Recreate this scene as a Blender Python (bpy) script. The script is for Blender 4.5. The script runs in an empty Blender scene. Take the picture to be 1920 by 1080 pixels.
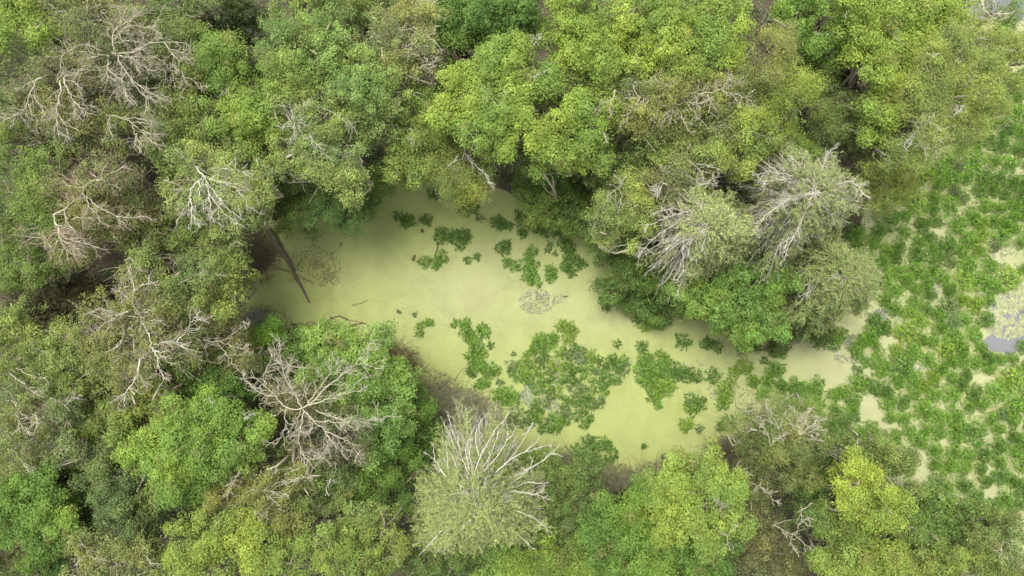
import bpy, math
import numpy as np

# ------------------------------------------------------------------ camera, world, sun
SC = bpy.context.scene
H = 60.0                     # height of the drone above the water, metres
F = 1478.0                   # focal length in pixels of the 1920 px wide photograph
cam_d = bpy.data.cameras.new("camera")
cam_d.sensor_width = 36.0
cam_d.lens = 36.0 * F / 1920.0
cam_d.clip_end = 2000
cam = bpy.data.objects.new("camera", cam_d)
cam.location = (0, 0, H)
cam.rotation_euler = (0, 0, 0)
SC.collection.objects.link(cam)
SC.camera = cam

SUN_EL, SUN_AZ = math.radians(70), math.radians(330)     # azimuth clockwise from +Y: light from the upper left
world = bpy.data.worlds.new("World")
SC.world = world
world.use_nodes = True
wn = world.node_tree
sky = wn.nodes.new("ShaderNodeTexSky")
sky.sky_type = 'NISHITA'
sky.sun_disc = False
sky.sun_elevation = SUN_EL
sky.sun_rotation = SUN_AZ
sky.dust_density = 6.0
sky.air_density = 1.0
sky.ozone_density = 0.6
hz_ = wn.nodes.new("ShaderNodeHueSaturation")          # thin white overcast takes most of the blue out of the sky
hz_.inputs["Saturation"].default_value = 0.30
wn.links.new(sky.outputs[0], hz_.inputs["Color"])
wn.links.new(hz_.outputs[0], wn.nodes["Background"].inputs[0])
wn.nodes["Background"].inputs[1].default_value = 0.15

sun_d = bpy.data.lights.new("sun", 'SUN')
sun_d.energy = 1.3
sun_d.angle = math.radians(28)
sun_d.color = (1.0, 0.96, 0.88)
sun = bpy.data.objects.new("sun", sun_d)
sun.rotation_euler = (math.pi/2 - SUN_EL, 0, math.pi - SUN_AZ)
SC.collection.objects.link(sun)
SC.view_settings.view_transform = 'Standard'
SC.view_settings.look = 'None'
SC.view_settings.exposure = 0.70
SC.view_settings.gamma = 1.0
SC.cycles.max_bounces = 6
SC.cycles.diffuse_bounces = 3
SC.cycles.glossy_bounces = 2
SC.cycles.transmission_bounces = 3

# ------------------------------------------------------------------ helpers
def W(px, py, z=0.0):
    """pixel of the photograph at height z -> world point (numpy broadcasting)"""
    k = (H - np.asarray(z, float)) / F
    return np.stack(np.broadcast_arrays((np.asarray(px, float)-960)*k, (540-np.asarray(py, float))*k, np.asarray(z, float)), -1)

def lin(c):
    c = np.asarray(c, float)/255.0
    return np.where(c <= 0.04045, c/12.92, ((c+0.055)/1.055)**2.4)

def norm(v):
    return v/np.maximum(np.linalg.norm(v, axis=-1, keepdims=True), 1e-9)

class Geo:
    """collects polygons for ONE mesh object"""
    def __init__(s):
        s.v, s.f, s.c, s.n = [], [], [], 0
    def add(s, verts, quads, cols):
        if len(verts) == 0: return
        s.v.append(np.asarray(verts, np.float32).reshape(-1, 3))
        s.f.append(np.asarray(quads, np.int32)+s.n)
        c = np.asarray(cols, np.float32)
        if c.ndim == 1: c = np.tile(c, (len(quads), 1))
        s.c.append(c)
        s.n += len(s.v[-1])
    def mesh(s, name, mat, origin=(0, 0, 0), smooth=False):
        v = np.concatenate(s.v) - np.asarray(origin, np.float32)
        f = np.concatenate(s.f)
        c = np.concatenate(s.c)
        m = bpy.data.meshes.new(name)
        m.vertices.add(len(v)); m.vertices.foreach_set("co", v.ravel())
        m.loops.add(f.size); m.loops.foreach_set("vertex_index", f.ravel())
        m.polygons.add(len(f))
        m.polygons.foreach_set("loop_start", np.arange(0, f.size, 4, dtype=np.int32))
        if smooth: m.polygons.foreach_set("use_smooth", np.ones(len(f), bool))
        a = m.attributes.new("col", 'FLOAT_VECTOR', 'FACE')
        a.data.foreach_set("vector", c.astype(np.float32).ravel())
        m.update(calc_edges=True)
        m.materials.append(mat)
        return m

def link(o, parent=None):
    SC.collection.objects.link(o)
    if parent is not None: o.parent = parent
    return o

def tag(o, label=None, cat=None, group=None, kind=None):
    if label: o['label'] = label
    if cat: o['category'] = cat
    if group: o['group'] = group
    if kind: o['kind'] = kind
    return o

def empty(name, loc):
    o = bpy.data.objects.new(name, None)
    o.empty_display_size = 0.5
    o.location = loc
    return link(o)

# leaves: one lens-shaped quad each
def leaves(g, P, N, L, Wd, col, rng, along=None):
    n = len(P)
    if n == 0: return
    N = norm(N)
    a = rng.normal(size=(n, 3)) if along is None else along
    T = norm(a - (a*N).sum(1, keepdims=True)*N)
    B = np.cross(N, T)
    L = np.broadcast_to(L, n)[:, None]; Wd = np.broadcast_to(Wd, n)[:, None]
    fold = N*Wd*0.18
    V = np.stack([P - T*L*0.5, P + B*Wd*0.5 + T*L*0.05 + fold, P + T*L*0.5, P - B*Wd*0.5 + T*L*0.05 + fold], 1)
    g.add(V.reshape(-1, 3), np.arange(n*4).reshape(n, 4), col)

# tubes: P (N,K,3), R (N,K)
def tubes(g, P, R, sides, col):
    P = np.asarray(P, float); R = np.asarray(R, float)
    n, k, _ = P.shape
    if n == 0: return
    T = np.empty_like(P)
    T[:, 1:-1] = P[:, 2:]-P[:, :-2]; T[:, 0] = P[:, 1]-P[:, 0]; T[:, -1] = P[:, -1]-P[:, -2]
    T = norm(T)
    ref = np.where(np.abs(norm(P[:, -1]-P[:, 0])[:, 2:3]) > 0.8, np.array([[1., 0, 0]]), np.array([[0, 0, 1.]]))[:, None, :]
    U = norm(ref - (ref*T).sum(-1, keepdims=True)*T)
    V = np.cross(T, U)
    ang = np.arange(sides)*2*math.pi/sides
    ring = P[:, :, None, :] + R[:, :, None, None]*(np.cos(ang)[None, None, :, None]*U[:, :, None, :] + np.sin(ang)[None, None, :, None]*V[:, :, None, :])
    idx = np.arange(n*k*sides).reshape(n, k, sides)
    a = idx[:, :-1, :]; b = np.roll(idx, -1, 2)[:, :-1, :]
    c = np.roll(idx, -1, 2)[:, 1:, :]; d = idx[:, 1:, :]
    q = np.stack([a, b, c, d], -1).reshape(-1, 4)
    col = np.asarray(col, float)
    if col.ndim == 2: col = np.repeat(col, (k-1)*sides, 0)
    g.add(ring.reshape(-1, 3), q, col)

def resample(pts, k):
    pts = np.asarray(pts, float)
    d = np.r_[0, np.cumsum(np.linalg.norm(np.diff(pts, axis=0), axis=1))]
    # catmull-rom-like smoothing through denser linear + blur
    t = np.linspace(0, d[-1], k)
    return np.stack([np.interp(t, d, pts[:, i]) for i in range(3)], 1)

def curve_between(A, B, k, rng, bend=0.12, sag=0.0):
    """N polylines from A to B with a random bow"""
    n = len(A); t = np.linspace(0, 1, k)[None, :, None]
    L = np.linalg.norm(B-A, axis=1)[:, None, None]
    off = rng.normal(size=(n, 1, 3))*bend*L
    off2 = rng.normal(size=(n, 1, 3))*bend*0.5*L
    P = A[:, None]*(1-t) + B[:, None]*t + off*np.sin(math.pi*t) + off2*np.sin(2*math.pi*t)
    P[:, :, 2] += sag*L[:, :, 0]*np.sin(math.pi*t[:, :, 0])
    return P

def grow(P, R, n, rng, ang=(25, 60), ln=(0.25, 0.5), k=4, tmin=0.2, r=0.5, up=0.0, flat=0.6, jit=0.10, absl=None):
    """n children on the polylines P"""
    N, K, _ = P.shape
    seglen = np.linalg.norm(np.diff(P, axis=1), axis=2).sum(1)
    i = rng.choice(N, n, p=seglen/seglen.sum())
    t = rng.uniform(tmin, 1.0, n)*(K-1)
    j = np.minimum(t.astype(int), K-2); f = (t-j)[:, None]
    A = P[i, j]*(1-f)+P[i, j+1]*f
    ra = R[i, j]*(1-f[:, 0])+R[i, j+1]*f[:, 0]
    T = norm(P[i, j+1]-P[i, j])
    rn = rng.normal(size=(n, 3)); rn[:, 2] *= flat
    S = norm(rn-(rn*T).sum(1, keepdims=True)*T)
    a = np.radians(rng.uniform(ang[0], ang[1], n))[:, None]
    D = norm(T*np.cos(a)+S*np.sin(a)+np.array([0, 0, up]))
    L = (rng.uniform(ln[0], ln[1], n)*(seglen[i] if absl is None else absl)*(1.15-0.5*t/(K-1)))[:, None]
    C = np.empty((n, k, 3)); C[:, 0] = A
    d = D
    for m in range(1, k):
        d = norm(d + rng.normal(size=(n, 3))*jit*2 + np.array([0, 0, up*0.4]))
        C[:, m] = C[:, m-1] + d*L/(k-1)
    r0 = np.maximum(ra*r, 0.008)[:, None]
    Rr = r0*np.linspace(1, 0.35, k)[None]
    return C, Rr

# ------------------------------------------------------------------ materials
def mat_new(name):
    m = bpy.data.materials.new(name); m.use_nodes = True
    m.node_tree.nodes.clear()
    return m, m.node_tree

def foliage_material(name, trans=0.3, rough=0.5, spec=0.25, nscale=0.9):
    m, t = mat_new(name); N = t.nodes; Lk = t.links
    at = N.new("ShaderNodeAttribute"); at.attribute_name = "col"
    tc = N.new("ShaderNodeTexCoord")
    nz = N.new("ShaderNodeTexNoise"); nz.inputs["Scale"].default_value = nscale; nz.inputs["Detail"].default_value = 3
    Lk.new(tc.outputs["Object"], nz.inputs["Vector"])
    hs = N.new("ShaderNodeHueSaturation")
    mr = N.new("ShaderNodeMapRange"); mr.inputs[1].default_value = 0.3; mr.inputs[2].default_value = 0.7
    mr.inputs[3].default_value = 0.82; mr.inputs[4].default_value = 1.2
    Lk.new(nz.outputs[0], mr.inputs[0]); Lk.new(mr.outputs[0], hs.inputs["Value"])
    Lk.new(at.outputs["Color"], hs.inputs["Color"])
    p = N.new("ShaderNodeBsdfPrincipled")
    p.inputs["Roughness"].default_value = rough
    p.inputs["Specular IOR Level"].default_value = spec
    Lk.new(hs.outputs[0], p.inputs["Base Color"])
    out = N.new("ShaderNodeOutputMaterial")
    if trans > 0:
        tr = N.new("ShaderNodeBsdfTranslucent"); Lk.new(hs.outputs[0], tr.inputs[0])
        mx = N.new("ShaderNodeMixShader"); mx.inputs[0].default_value = trans
        Lk.new(p.outputs[0], mx.inputs[1]); Lk.new(tr.outputs[0], mx.inputs[2])
        Lk.new(mx.outputs[0], out.inputs[0])
    else:
        Lk.new(p.outputs[0], out.inputs[0])
    return m

M_LEAF = foliage_material("leaf", 0.32, 0.5, 0.3)
M_GLOSSY = foliage_material("glossy_leaf", 0.30, 0.38, 0.35)
M_WATERLEAF = foliage_material("water_plant_leaf", 0.28, 0.45, 0.35, 2.5)
M_NEEDLE = foliage_material("needle", 0.2, 0.6, 0.15)
M_BARK = foliage_material("bark", 0.0, 0.85, 0.15, 3.0)

KF = 0.95   # appearance colour -> leaf albedo
def hue(c):
    """sRGB leaf colour, pulled towards the warm olive green of the whole wood"""
    c = np.asarray(c, float)
    return np.stack([c[..., 0]*0.6+c[..., 1]*0.84*0.4, c[..., 1], c[..., 2]*0.70+c[..., 1]*0.05], -1)
def soften(c, s=0.13):
    c = np.asarray(c, float); l = (c*np.array([.3, .59, .11])).sum(-1, keepdims=True)
    return c*(1-s)+l*s

# ------------------------------------------------------------------ the pond outline and the marsh (pixels at water level)
POND = np.array([(395,470),(400,590),(460,640),(560,655),(650,650),(700,680),(740,730),(775,800),(820,850),(960,880),(1090,870),(1130,915),(1250,925),
                 (1360,890),(1430,860),(1560,860),(1640,880),(1700,930),(1760,1000),(1800,1150),(2300,1200),(2300,-100),(1840,-100),(1790,40),(1800,180),(1760,290),(1650,350),(1600,450),(1500,500),
                 (1420,540),(1330,590),(1250,570),(1190,500),(1140,420),(1050,400),(990,360),(900,330),(760,320),(700,370),(600,400),(500,420)], float)
def in_poly(x, y, poly):
    x = np.asarray(x, float); y = np.asarray(y, float)
    ins = np.zeros(np.broadcast(x, y).shape, bool)
    j = len(poly)-1
    for i in range(len(poly)):
        xi, yi = poly[i]; xj, yj = poly[j]
        c = ((yi > y) != (yj > y)) & (x < (xj-xi)*(y-yi)/(yj-yi+1e-12)+xi)
        ins ^= c; j = i
    return ins
def poly_dist(x, y, poly):
    """distance to outline in px, positive inside"""
    d = np.full(np.shape(x), 1e9)
    for i in range(len(poly)):
        a = poly[i-1]; b = poly[i]
        ab = b-a; t = np.clip(((x-a[0])*ab[0]+(y-a[1])*ab[1])/(ab@ab), 0, 1)
        d = np.minimum(d, np.hypot(x-a[0]-t*ab[0], y-a[1]-t*ab[1]))
    return np.where(in_poly(x, y, poly), d, -d)
def sm(x, a, b):
    t = np.clip((x-a)/(b-a), 0, 1); return t*t*(3-2*t)

def vnoise(x, y, seed, sc):
    """cheap smooth value noise for mesh attributes"""
    r = np.random.default_rng(seed); G = r.random((64, 64))
    u = x/sc; v = y/sc
    i = np.floor(u).astype(int); j = np.floor(v).astype(int)
    fu = u-i; fv = v-j; fu = fu*fu*(3-2*fu); fv = fv*fv*(3-2*fv)
    g = lambda a, b: G[a % 64, b % 64]
    return (g(i, j)*(1-fu)+g(i+1, j)*fu)*(1-fv)+(g(i, j+1)*(1-fu)+g(i+1, j+1)*fu)*fv

def axis(a, b, step, far):
    return np.r_[-far, np.linspace(-far*0.7, a-4, 6), np.arange(a, b, step), np.linspace(b+4, far*0.7, 6), far]

def sheet(name, xs, ys, zf, attrs, mat):
    X, Y = np.meshgrid(xs, ys)
    px = X*F/H+960; py = 540-Y*F/H
    Z = zf(px, py)
    nx, ny = len(xs), len(ys)
    v = np.stack([X, Y, Z], -1).reshape(-1, 3).astype(np.float32)
    idx = np.arange(nx*ny).reshape(ny, nx)
    f = np.stack([idx[:-1, :-1], idx[:-1, 1:], idx[1:, 1:], idx[1:, :-1]], -1).reshape(-1, 4).astype(np.int32)
    m = bpy.data.meshes.new(name)
    m.vertices.add(len(v)); m.vertices.foreach_set("co", v.ravel())
    m.loops.add(f.size); m.loops.foreach_set("vertex_index", f.ravel())
    m.polygons.add(len(f)); m.polygons.foreach_set("loop_start", np.arange(0, f.size, 4, dtype=np.int32))
    m.polygons.foreach_set("use_smooth", np.ones(len(f), bool))
    for k_, fn in attrs.items():
        a = m.attributes.new(k_, 'FLOAT', 'POINT'); a.data.foreach_set("value", fn(px, py).astype(np.float32).ravel())
    m.update(calc_edges=True); m.materials.append(mat)
    o = bpy.data.objects.new(name, m); link(o); o['kind'] = 'structure'
    return o

# ---- ground
def ground_material():
    m, t = mat_new("forest_floor"); N = t.nodes; L = t.links
    tc = N.new("ShaderNodeTexCoord")
    n1 = N.new("ShaderNodeTexNoise"); n1.inputs["Scale"].default_value = 0.5; n1.inputs["Detail"].default_value = 6
    n2 = N.new("ShaderNodeTexVoronoi"); n2.inputs["Scale"].default_value = 7
    L.new(tc.outputs["Object"], n1.inputs[0]); L.new(tc.outputs["Object"], n2.inputs[0])
    n3 = N.new("ShaderNodeTexNoise"); n3.inputs["Scale"].default_value = 9; n3.inputs["Detail"].default_value = 4; L.new(tc.outputs["Object"], n3.inputs[0])
    cr = N.new("ShaderNodeValToRGB")
    e = cr.color_ramp.elements
    e[0].position = 0.32; e[0].color = (0.045, 0.036, 0.027, 1)
    e[1].position = 0.72; e[1].color = (0.16, 0.125, 0.085, 1)
    x = e.new(0.5); x.color = (0.10, 0.077, 0.054, 1)
    L.new(n1.outputs[0], cr.inputs[0])
    mx = N.new("ShaderNodeMix"); mx.data_type = 'RGBA'; mx.blend_type = 'MULTIPLY'; mx.inputs[0].default_value = 0.6
    L.new(cr.outputs[0], mx.inputs[6]); L.new(n3.outputs[0], mx.inputs[7])
    mul = N.new("ShaderNodeMix"); mul.data_type = 'RGBA'; mul.blend_type = 'ADD'; mul.inputs[0].default_value = 0.25
    L.new(mx.outputs[2], mul.inputs[6]); L.new(cr.outputs[0], mul.inputs[7])
    p = N.new("ShaderNodeBsdfPrincipled"); p.inputs["Roughness"].default_value = 0.95
    L.new(mul.outputs[2], p.inputs["Base Color"])
    bp = N.new("ShaderNodeBump"); bp.inputs["Strength"].default_value = 0.8; bp.inputs["Distance"].default_value = 0.1
    L.new(n2.outputs["Distance"], bp.inputs["Height"]); L.new(bp.outputs[0], p.inputs["Normal"])
    o = N.new("ShaderNodeOutputMaterial"); L.new(p.outputs[0], o.inputs[0])
    return m

def ground_z(px, py):
    d = poly_dist(px, py, POND) + (vnoise(px, py, 3, 40)-0.5)*40
    return -0.9*sm(d, -12, 45) + 0.22*sm(-d, -12, 60) + 0.25*(vnoise(px, py, 4, 70)-0.5)*sm(-d, 0, 80)
gx = axis(-46, 46.5, 0.4, 220); gy = axis(-28, 28.5, 0.4, 220)
sheet("ground", gx, gy, ground_z, {}, ground_material())

# ---- water with its duckweed cover
# murky places, plus tree shade along the upper bank painted as thin cover: (px, py, rx, ry, strength)
MURK_SHADE = [(472,478,56,50,1.0),(430,540,26,26,.5),(490,600,40,24,0.9),(545,640,50,26,.8),(620,630,54,24,.65),(570,485,50,40,.42),(745,690,30,45,.8),(800,730,60,40,.6),(850,775,90,48,.95),(615,520,28,26,.5),(1010,565,44,26,.35),
        (1110,860,30,16,.3),(1170,905,70,18,.85),(1270,890,60,16,.8),(1352,868,36,34,1.),(560,430,40,20,.3),(700,400,40,30,.15),(960,340,50,22,.35),
        (990,735,26,24,.6),(1035,765,14,18,.4),(1580,680,26,16,.45),(1600,640,20,12,.7),(1655,590,20,14,.7),(1715,693,28,10,.5),(1320,685,60,12,.3),(1345,725,20,14,.25),(1130,680,24,18,.35),(1430,665,40,10,.3),
        (1848,985,18,34,1.0),(1800,960,60,14,.5),(1860,520,14,30,.4),(1750,540,12,18,.5),(1880,20,80,30,1.),(1820,0,70,26,1.)]
def cover(px, py):
    wob = (vnoise(px, py, 11, 30)-0.5)*26; wob2 = (vnoise(px, py, 12, 22)-0.5)*26
    c = np.ones_like(px)
    for (x, y, rx, ry, s) in MURK_SHADE:
        d = np.hypot((px+wob-x)/rx, (py+wob2-y)/ry)
        c -= s*(1-sm(d, 0.35, 1.35))
    # open water and lily-pad pool at the right edge
    d = np.hypot((px-1885+wob*.4)/48, (py-645+wob2*.3)/20); c -= 1.4*(1-sm(d, .8, 1.05))
    d = np.hypot((px-1895+wob)/55, (py-580+wob2)/75); c -= 0.85*(1-sm(d, .6, 1.1))
    return np.clip(c, 0, 1)
def tone(px, py):      # 0 fresh yellow-green .. 1 bleached beige
    t = 0.04 + 0.5*np.exp(-(((px-900)/190)**2+((py-545)/85)**2)) + 0.75*sm(px, 1250, 1600) + 0.2*(vnoise(px, py, 15, 60)-.5)
    t += 0.25*np.exp(-(((px-1150)/160)**2+((py-590)/60)**2))
    t -= 0.22*np.exp(-(((px-1190)/110)**2+((py-800)/60)**2))
    return np.clip(t, 0, 1)
def water_material():
    m, t = mat_new("duckweed_water"); N = t.nodes; L = t.links
    def val(a, v): a.default_value = v
    tc = N.new("ShaderNodeTexCoord")
    ac = N.new("ShaderNodeAttribute"); ac.attribute_name = "cover"
    atn = N.new("ShaderNodeAttribute"); atn.attribute_name = "tone"
    fine = N.new("ShaderNodeTexNoise"); val(fine.inputs["Scale"], 5.5); val(fine.inputs["Detail"], 8); val(fine.inputs["Roughness"], 0.75)
    L.new(tc.outputs["Object"], fine.inputs[0])
    big = N.new("ShaderNodeTexNoise"); val(big.inputs["Scale"], 0.55); val(big.inputs["Detail"], 6); val(big.inputs["Roughness"], 0.65); val(big.inputs["Distortion"], 0.6)
    L.new(tc.outputs["Object"], big.inputs[0])
    # cover + noise > threshold
    ad = N.new("ShaderNodeMath"); ad.operation = 'ADD'; L.new(ac.outputs["Fac"], ad.inputs[0]); L.new(fine.outputs[0], ad.inputs[1])
    ss = N.new("ShaderNodeMapRange"); ss.interpolation_type = 'SMOOTHSTEP'
    val(ss.inputs[1], 0.68); val(ss.inputs[2], 1.02); L.new(ad.outputs[0], ss.inputs[0])
    # duckweed colour
    c1 = N.new("ShaderNodeMix"); c1.data_type = 'RGBA'
    val(c1.inputs[6], (*DW_GREEN, 1)); val(c1.inputs[7], (*DW_BEIGE, 1)); L.new(atn.outputs["Fac"], c1.inputs[0])
    mr = N.new("ShaderNodeMapRange"); val(mr.inputs[1], .3); val(mr.inputs[2], .7); val(mr.inputs[3], .87); val(mr.inputs[4], 1.09); L.new(big.outputs[0], mr.inputs[0])
    mr2 = N.new("ShaderNodeMapRange"); val(mr2.inputs[1], .25); val(mr2.inputs[2], .75); val(mr2.inputs[3], .84); val(mr2.inputs[4], 1.14)
    f2 = N.new("ShaderNodeTexNoise"); val(f2.inputs["Scale"], 22); val(f2.inputs["Detail"], 3); L.new(tc.outputs["Object"], f2.inputs[0]); L.new(f2.outputs[0], mr2.inputs[0])
    mm = N.new("ShaderNodeMath"); mm.operation = 'MULTIPLY'; L.new(mr.outputs[0], mm.inputs[0]); L.new(mr2.outputs[0], mm.inputs[1])
    hs = N.new("ShaderNodeHueSaturation"); L.new(c1.outputs[2], hs.inputs["Color"]); L.new(mm.outputs[0], hs.inputs["Value"])
    # floating specks of debris
    vo = N.new("ShaderNodeTexNoise"); val(vo.inputs["Scale"], 3.2); val(vo.inputs["Detail"], 10); val(vo.inputs["Roughness"], 0.85); L.new(tc.outputs["Object"], vo.inputs[0])
    sp = N.new("ShaderNodeMapRange"); val(sp.inputs[1], .70); val(sp.inputs[2], .76); L.new(vo.outputs[0], sp.inputs[0])
    spm = N.new("ShaderNodeMix"); spm.data_type = 'RGBA'; val(spm.inputs[7], (.16, .15, .10, 1)); L.new(hs.outputs[0], spm.inputs[6])
    spf = N.new("ShaderNodeMath"); spf.operation = 'MULTIPLY'; val(spf.inputs[1], 0.6); L.new(sp.outputs[0], spf.inputs[0]); L.new(spf.outputs[0], spm.inputs[0])
    weed = N.new("ShaderNodeBsdfPrincipled"); val(weed.inputs["Roughness"], 0.75); val(weed.inputs["Specular IOR Level"], 0.2)
    L.new(spm.outputs[2], weed.inputs["Base Color"])
    bp = N.new("ShaderNodeBump"); val(bp.inputs["Strength"], .25); val(bp.inputs["Distance"], .01); L.new(f2.outputs[0], bp.inputs["Height"]); L.new(bp.outputs[0], weed.inputs["Normal"])
    wat = N.new("ShaderNodeBsdfPrincipled"); val(wat.inputs["Roughness"], 0.08); val(wat.inputs["IOR"], 1.33)
    ap = N.new("ShaderNodeAttribute"); ap.attribute_name = "pool"
    wm0 = N.new("ShaderNodeMix"); wm0.data_type = 'RGBA'; val(wm0.inputs[7], (.20, .202, .212, 1)); L.new(ap.outputs["Fac"], wm0.inputs[0])  # grey of the reflected sky, painted into the base colour of open water
    wm = N.new("ShaderNodeMix"); wm.data_type = 'RGBA'; val(wm.inputs[6], (.075, .07, .052, 1)); val(wm.inputs[7], (.15, .14, .09, 1)); L.new(fine.outputs[0], wm.inputs[0])
    L.new(wm.outputs[2], wm0.inputs[6]); L.new(wm0.outputs[2], wat.inputs["Base Color"])
    ms = N.new("ShaderNodeMixShader"); L.new(ss.outputs[0], ms.inputs[0]); L.new(wat.outputs[0], ms.inputs[1]); L.new(weed.outputs[0], ms.inputs[2])
    o = N.new("ShaderNodeOutputMaterial"); L.new(ms.outputs[0], o.inputs[0])
    return m
DW_GREEN = (0.325, 0.37, 0.125)
DW_BEIGE = (0.385, 0.39, 0.215)
wx = axis(-42, 46.2, 0.2, 215); wy = axis(-26, 26.2, 0.2, 215)
sheet("water", wx, wy, lambda px, py: np.zeros_like(px), {"cover": cover, "tone": tone, "pool": lambda px, py: np.clip(sm(px, 1780, 1830)+.6*(py < 60)*(px > 1700)+.7*np.exp(-(((px-488)/40)**2+((py-602)/24)**2)), 0, 1)}, water_material())  # pool: where the water carries the painted sky reflection

# ------------------------------------------------------------------ colours (as they look in daylight, sRGB)
COL = dict(
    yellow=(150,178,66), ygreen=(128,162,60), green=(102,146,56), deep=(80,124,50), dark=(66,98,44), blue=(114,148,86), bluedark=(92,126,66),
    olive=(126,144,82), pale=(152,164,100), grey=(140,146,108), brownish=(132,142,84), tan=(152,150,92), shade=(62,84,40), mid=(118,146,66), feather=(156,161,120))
BARK = dict(pale=(188,182,160), white=(198,195,178), grey=(150,144,124), brown=(112,96,78), pink=(178,160,140), green=(150,152,108), dark=(92,82,66))

def lobes_to_world(lobes, zt, flat, rng=None, sat=2):
    out = []
    ex = []
    for lb in lobes:
        x, y, r = lb[:3]; dz = lb[3] if len(lb) > 3 else 0.0
        ex.append((x, y, r*0.78, dz))
        for _ in range(sat):
            a = rng.uniform(0, 6.283); q = rng.uniform(.65, 1.22)
            ex.append((x+math.cos(a)*r*q, y+math.sin(a)*r*q, r*rng.uniform(.24, .44), dz-rng.uniform(-.2, 1.0)))
    lobes = ex
    for lb in lobes:
        x, y, r = lb[:3]
        dz = lb[3] if len(lb) > 3 else 0.0
        z = zt+dz
        rm = r*(H-z)/F
        rz = rm*flat
        c = W(x, y, z-rz*0.55)
        # the crown centre sits below its top; keep its outline where the photo shows it
        out.append((c, rm, rz))
    return out

def crown(g, lobes, rng, col, col2, puff, dens, lsize, drop, stretch=1.0, gaps=0.5, aspect=0.62, uplit=0.5, cvar=0.12, cov=1.0, relief=1.2):
    """fills lobes with leaf puffs; returns puff centres per lobe for the branches"""
    centres = []
    sd = int(rng.integers(100, 9000)); ox, oy = rng.uniform(100, 160, 2)
    col_l, col2_l = soften(lin(hue(col))), soften(lin(hue(col2)))
    for (c, r, rz) in lobes:
        c = c+np.array([0, 0, rng.normal()*0.5])
        n = int(2*math.pi*r*r*cov/(math.pi*puff*puff*0.62))+6
        i = np.arange(n)+0.5
        zz = 1-i/n*1.42
        th = i*2.39996+rng.uniform(0, 6.28)
        s = np.sqrt(np.maximum(0, 1-zz*zz))
        D = np.stack([s*np.cos(th), s*np.sin(th), zz], 1)+rng.normal(size=(n, 3))*0.16
        D = norm(D)
        # uneven outline
        k1 = rng.normal(size=(5, 3))*2.6; ph = rng.uniform(0, 6.28, 5)
        w = np.sin(D@k1.T+ph).sum(1)/5
        k2 = rng.normal(size=(4, 3))*7; ph2 = rng.uniform(0, 6.28, 4)
        w2 = np.sin(D@k2.T+ph2).sum(1)/4
        rad = (1+0.30*w+0.16*w2)*rng.uniform(0.72, 1.12, n)
        P = c+D*rad[:, None]*np.array([r, r, rz])
        P[:, 2] += rng.normal(size=n)*0.22
        # crevices between the boughs: the canopy surface sinks there
        nz = 0.65*vnoise(P[:, 0]+ox, P[:, 1]+oy, sd, 0.95)+0.35*vnoise(P[:, 0]+ox, P[:, 1]+oy, sd+1, 0.42)
        dip = 1-sm(nz, 0.26, 0.50)
        P[:, 2] -= relief*1.7*dip
        keep = (rng.random(n) > drop+0.62*relief*dip) & (w2 > -0.62-(1-gaps))
        # deeper puffs that close most of the crown lower down
        m = int(n*0.30)
        D2 = norm(rng.normal(size=(m, 3))); D2[:, 2] = np.abs(D2[:, 2])*0.6-0.5
        P2 = c+D2*rng.uniform(0.25, 0.9, (m, 1))*np.array([r, r, rz])
        P = np.concatenate([P[keep], P2]); DD = np.concatenate([D[keep], D2])
        centres.append((P, DD))
        npf = len(P)
        rp = puff*rng.uniform(0.5, 1.35, npf)
        nl = np.maximum(5, (dens*(rp/puff)**2*rng.uniform(0.6, 1.25, npf))).astype(int)
        idx = np.repeat(np.arange(npf), nl)
        tot = len(idx)
        u = norm(rng.normal(size=(tot, 3))+DD[idx]*0.4+np.array([0, 0, 0.65]))
        rr = rp[idx]*(0.55+0.5*rng.random(tot)**0.5)
        far = rng.random(tot) < 0.10
        rr = np.where(far, rr*rng.uniform(1.1, 1.6, tot), rr)
        # each tuft is itself uneven
        kk = rng.normal(size=(3, 3))*5
        rr = rr*(1+0.28*np.sin(u@kk.T+idx[:, None]*np.array([1.3, 2.1, 3.7])).sum(1)/2)
        Q = P[idx]+u*rr[:, None]*np.array([1, 1, 0.8])
        if stretch > 1:
            ax = norm(DD*np.array([1, 1, 0.3])+rng.normal(size=(npf, 3))*0.35)
            Q += ax[idx]*((rng.random(tot)-0.5)*2*rr*(stretch-1))[:, None]
        N = norm(u*0.7+np.array([0, 0, uplit])+rng.normal(size=(tot, 3))*0.42)
        pv = rng.random(npf)**1.3
        base = col_l*(1-pv[:, None]*0.6)+col2_l*(pv[:, None]*0.6)
        # whole boughs differ: some fresher, some greyer, a few sprays withered
        hv = vnoise(P[:, 0]+ox, P[:, 1]+oy, sd+2, 1.7)[:, None]
        base = base*(0.84+0.34*hv)*(1+(hv-.5)*np.array([[.22, .04, -.25]]))
        wi = (rng.random((npf, 1)) < 0.035)
        base = np.where(wi, base*0.45+np.array([[.14, .11, .045]]), base)
        base = base*(1+rng.normal(size=(npf, 1))*cvar)
        cc = base[idx]*(1+rng.normal(size=(tot, 1))*0.11)
        cc[:, 0] *= 1+rng.normal(size=tot)*0.08
        sz = lsize*rng.uniform(0.6, 1.35, tot)
        leaves(g, Q, N, sz, sz*aspect, np.clip(cc*KF, 0.004, 0.8), rng)
    return centres

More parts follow.
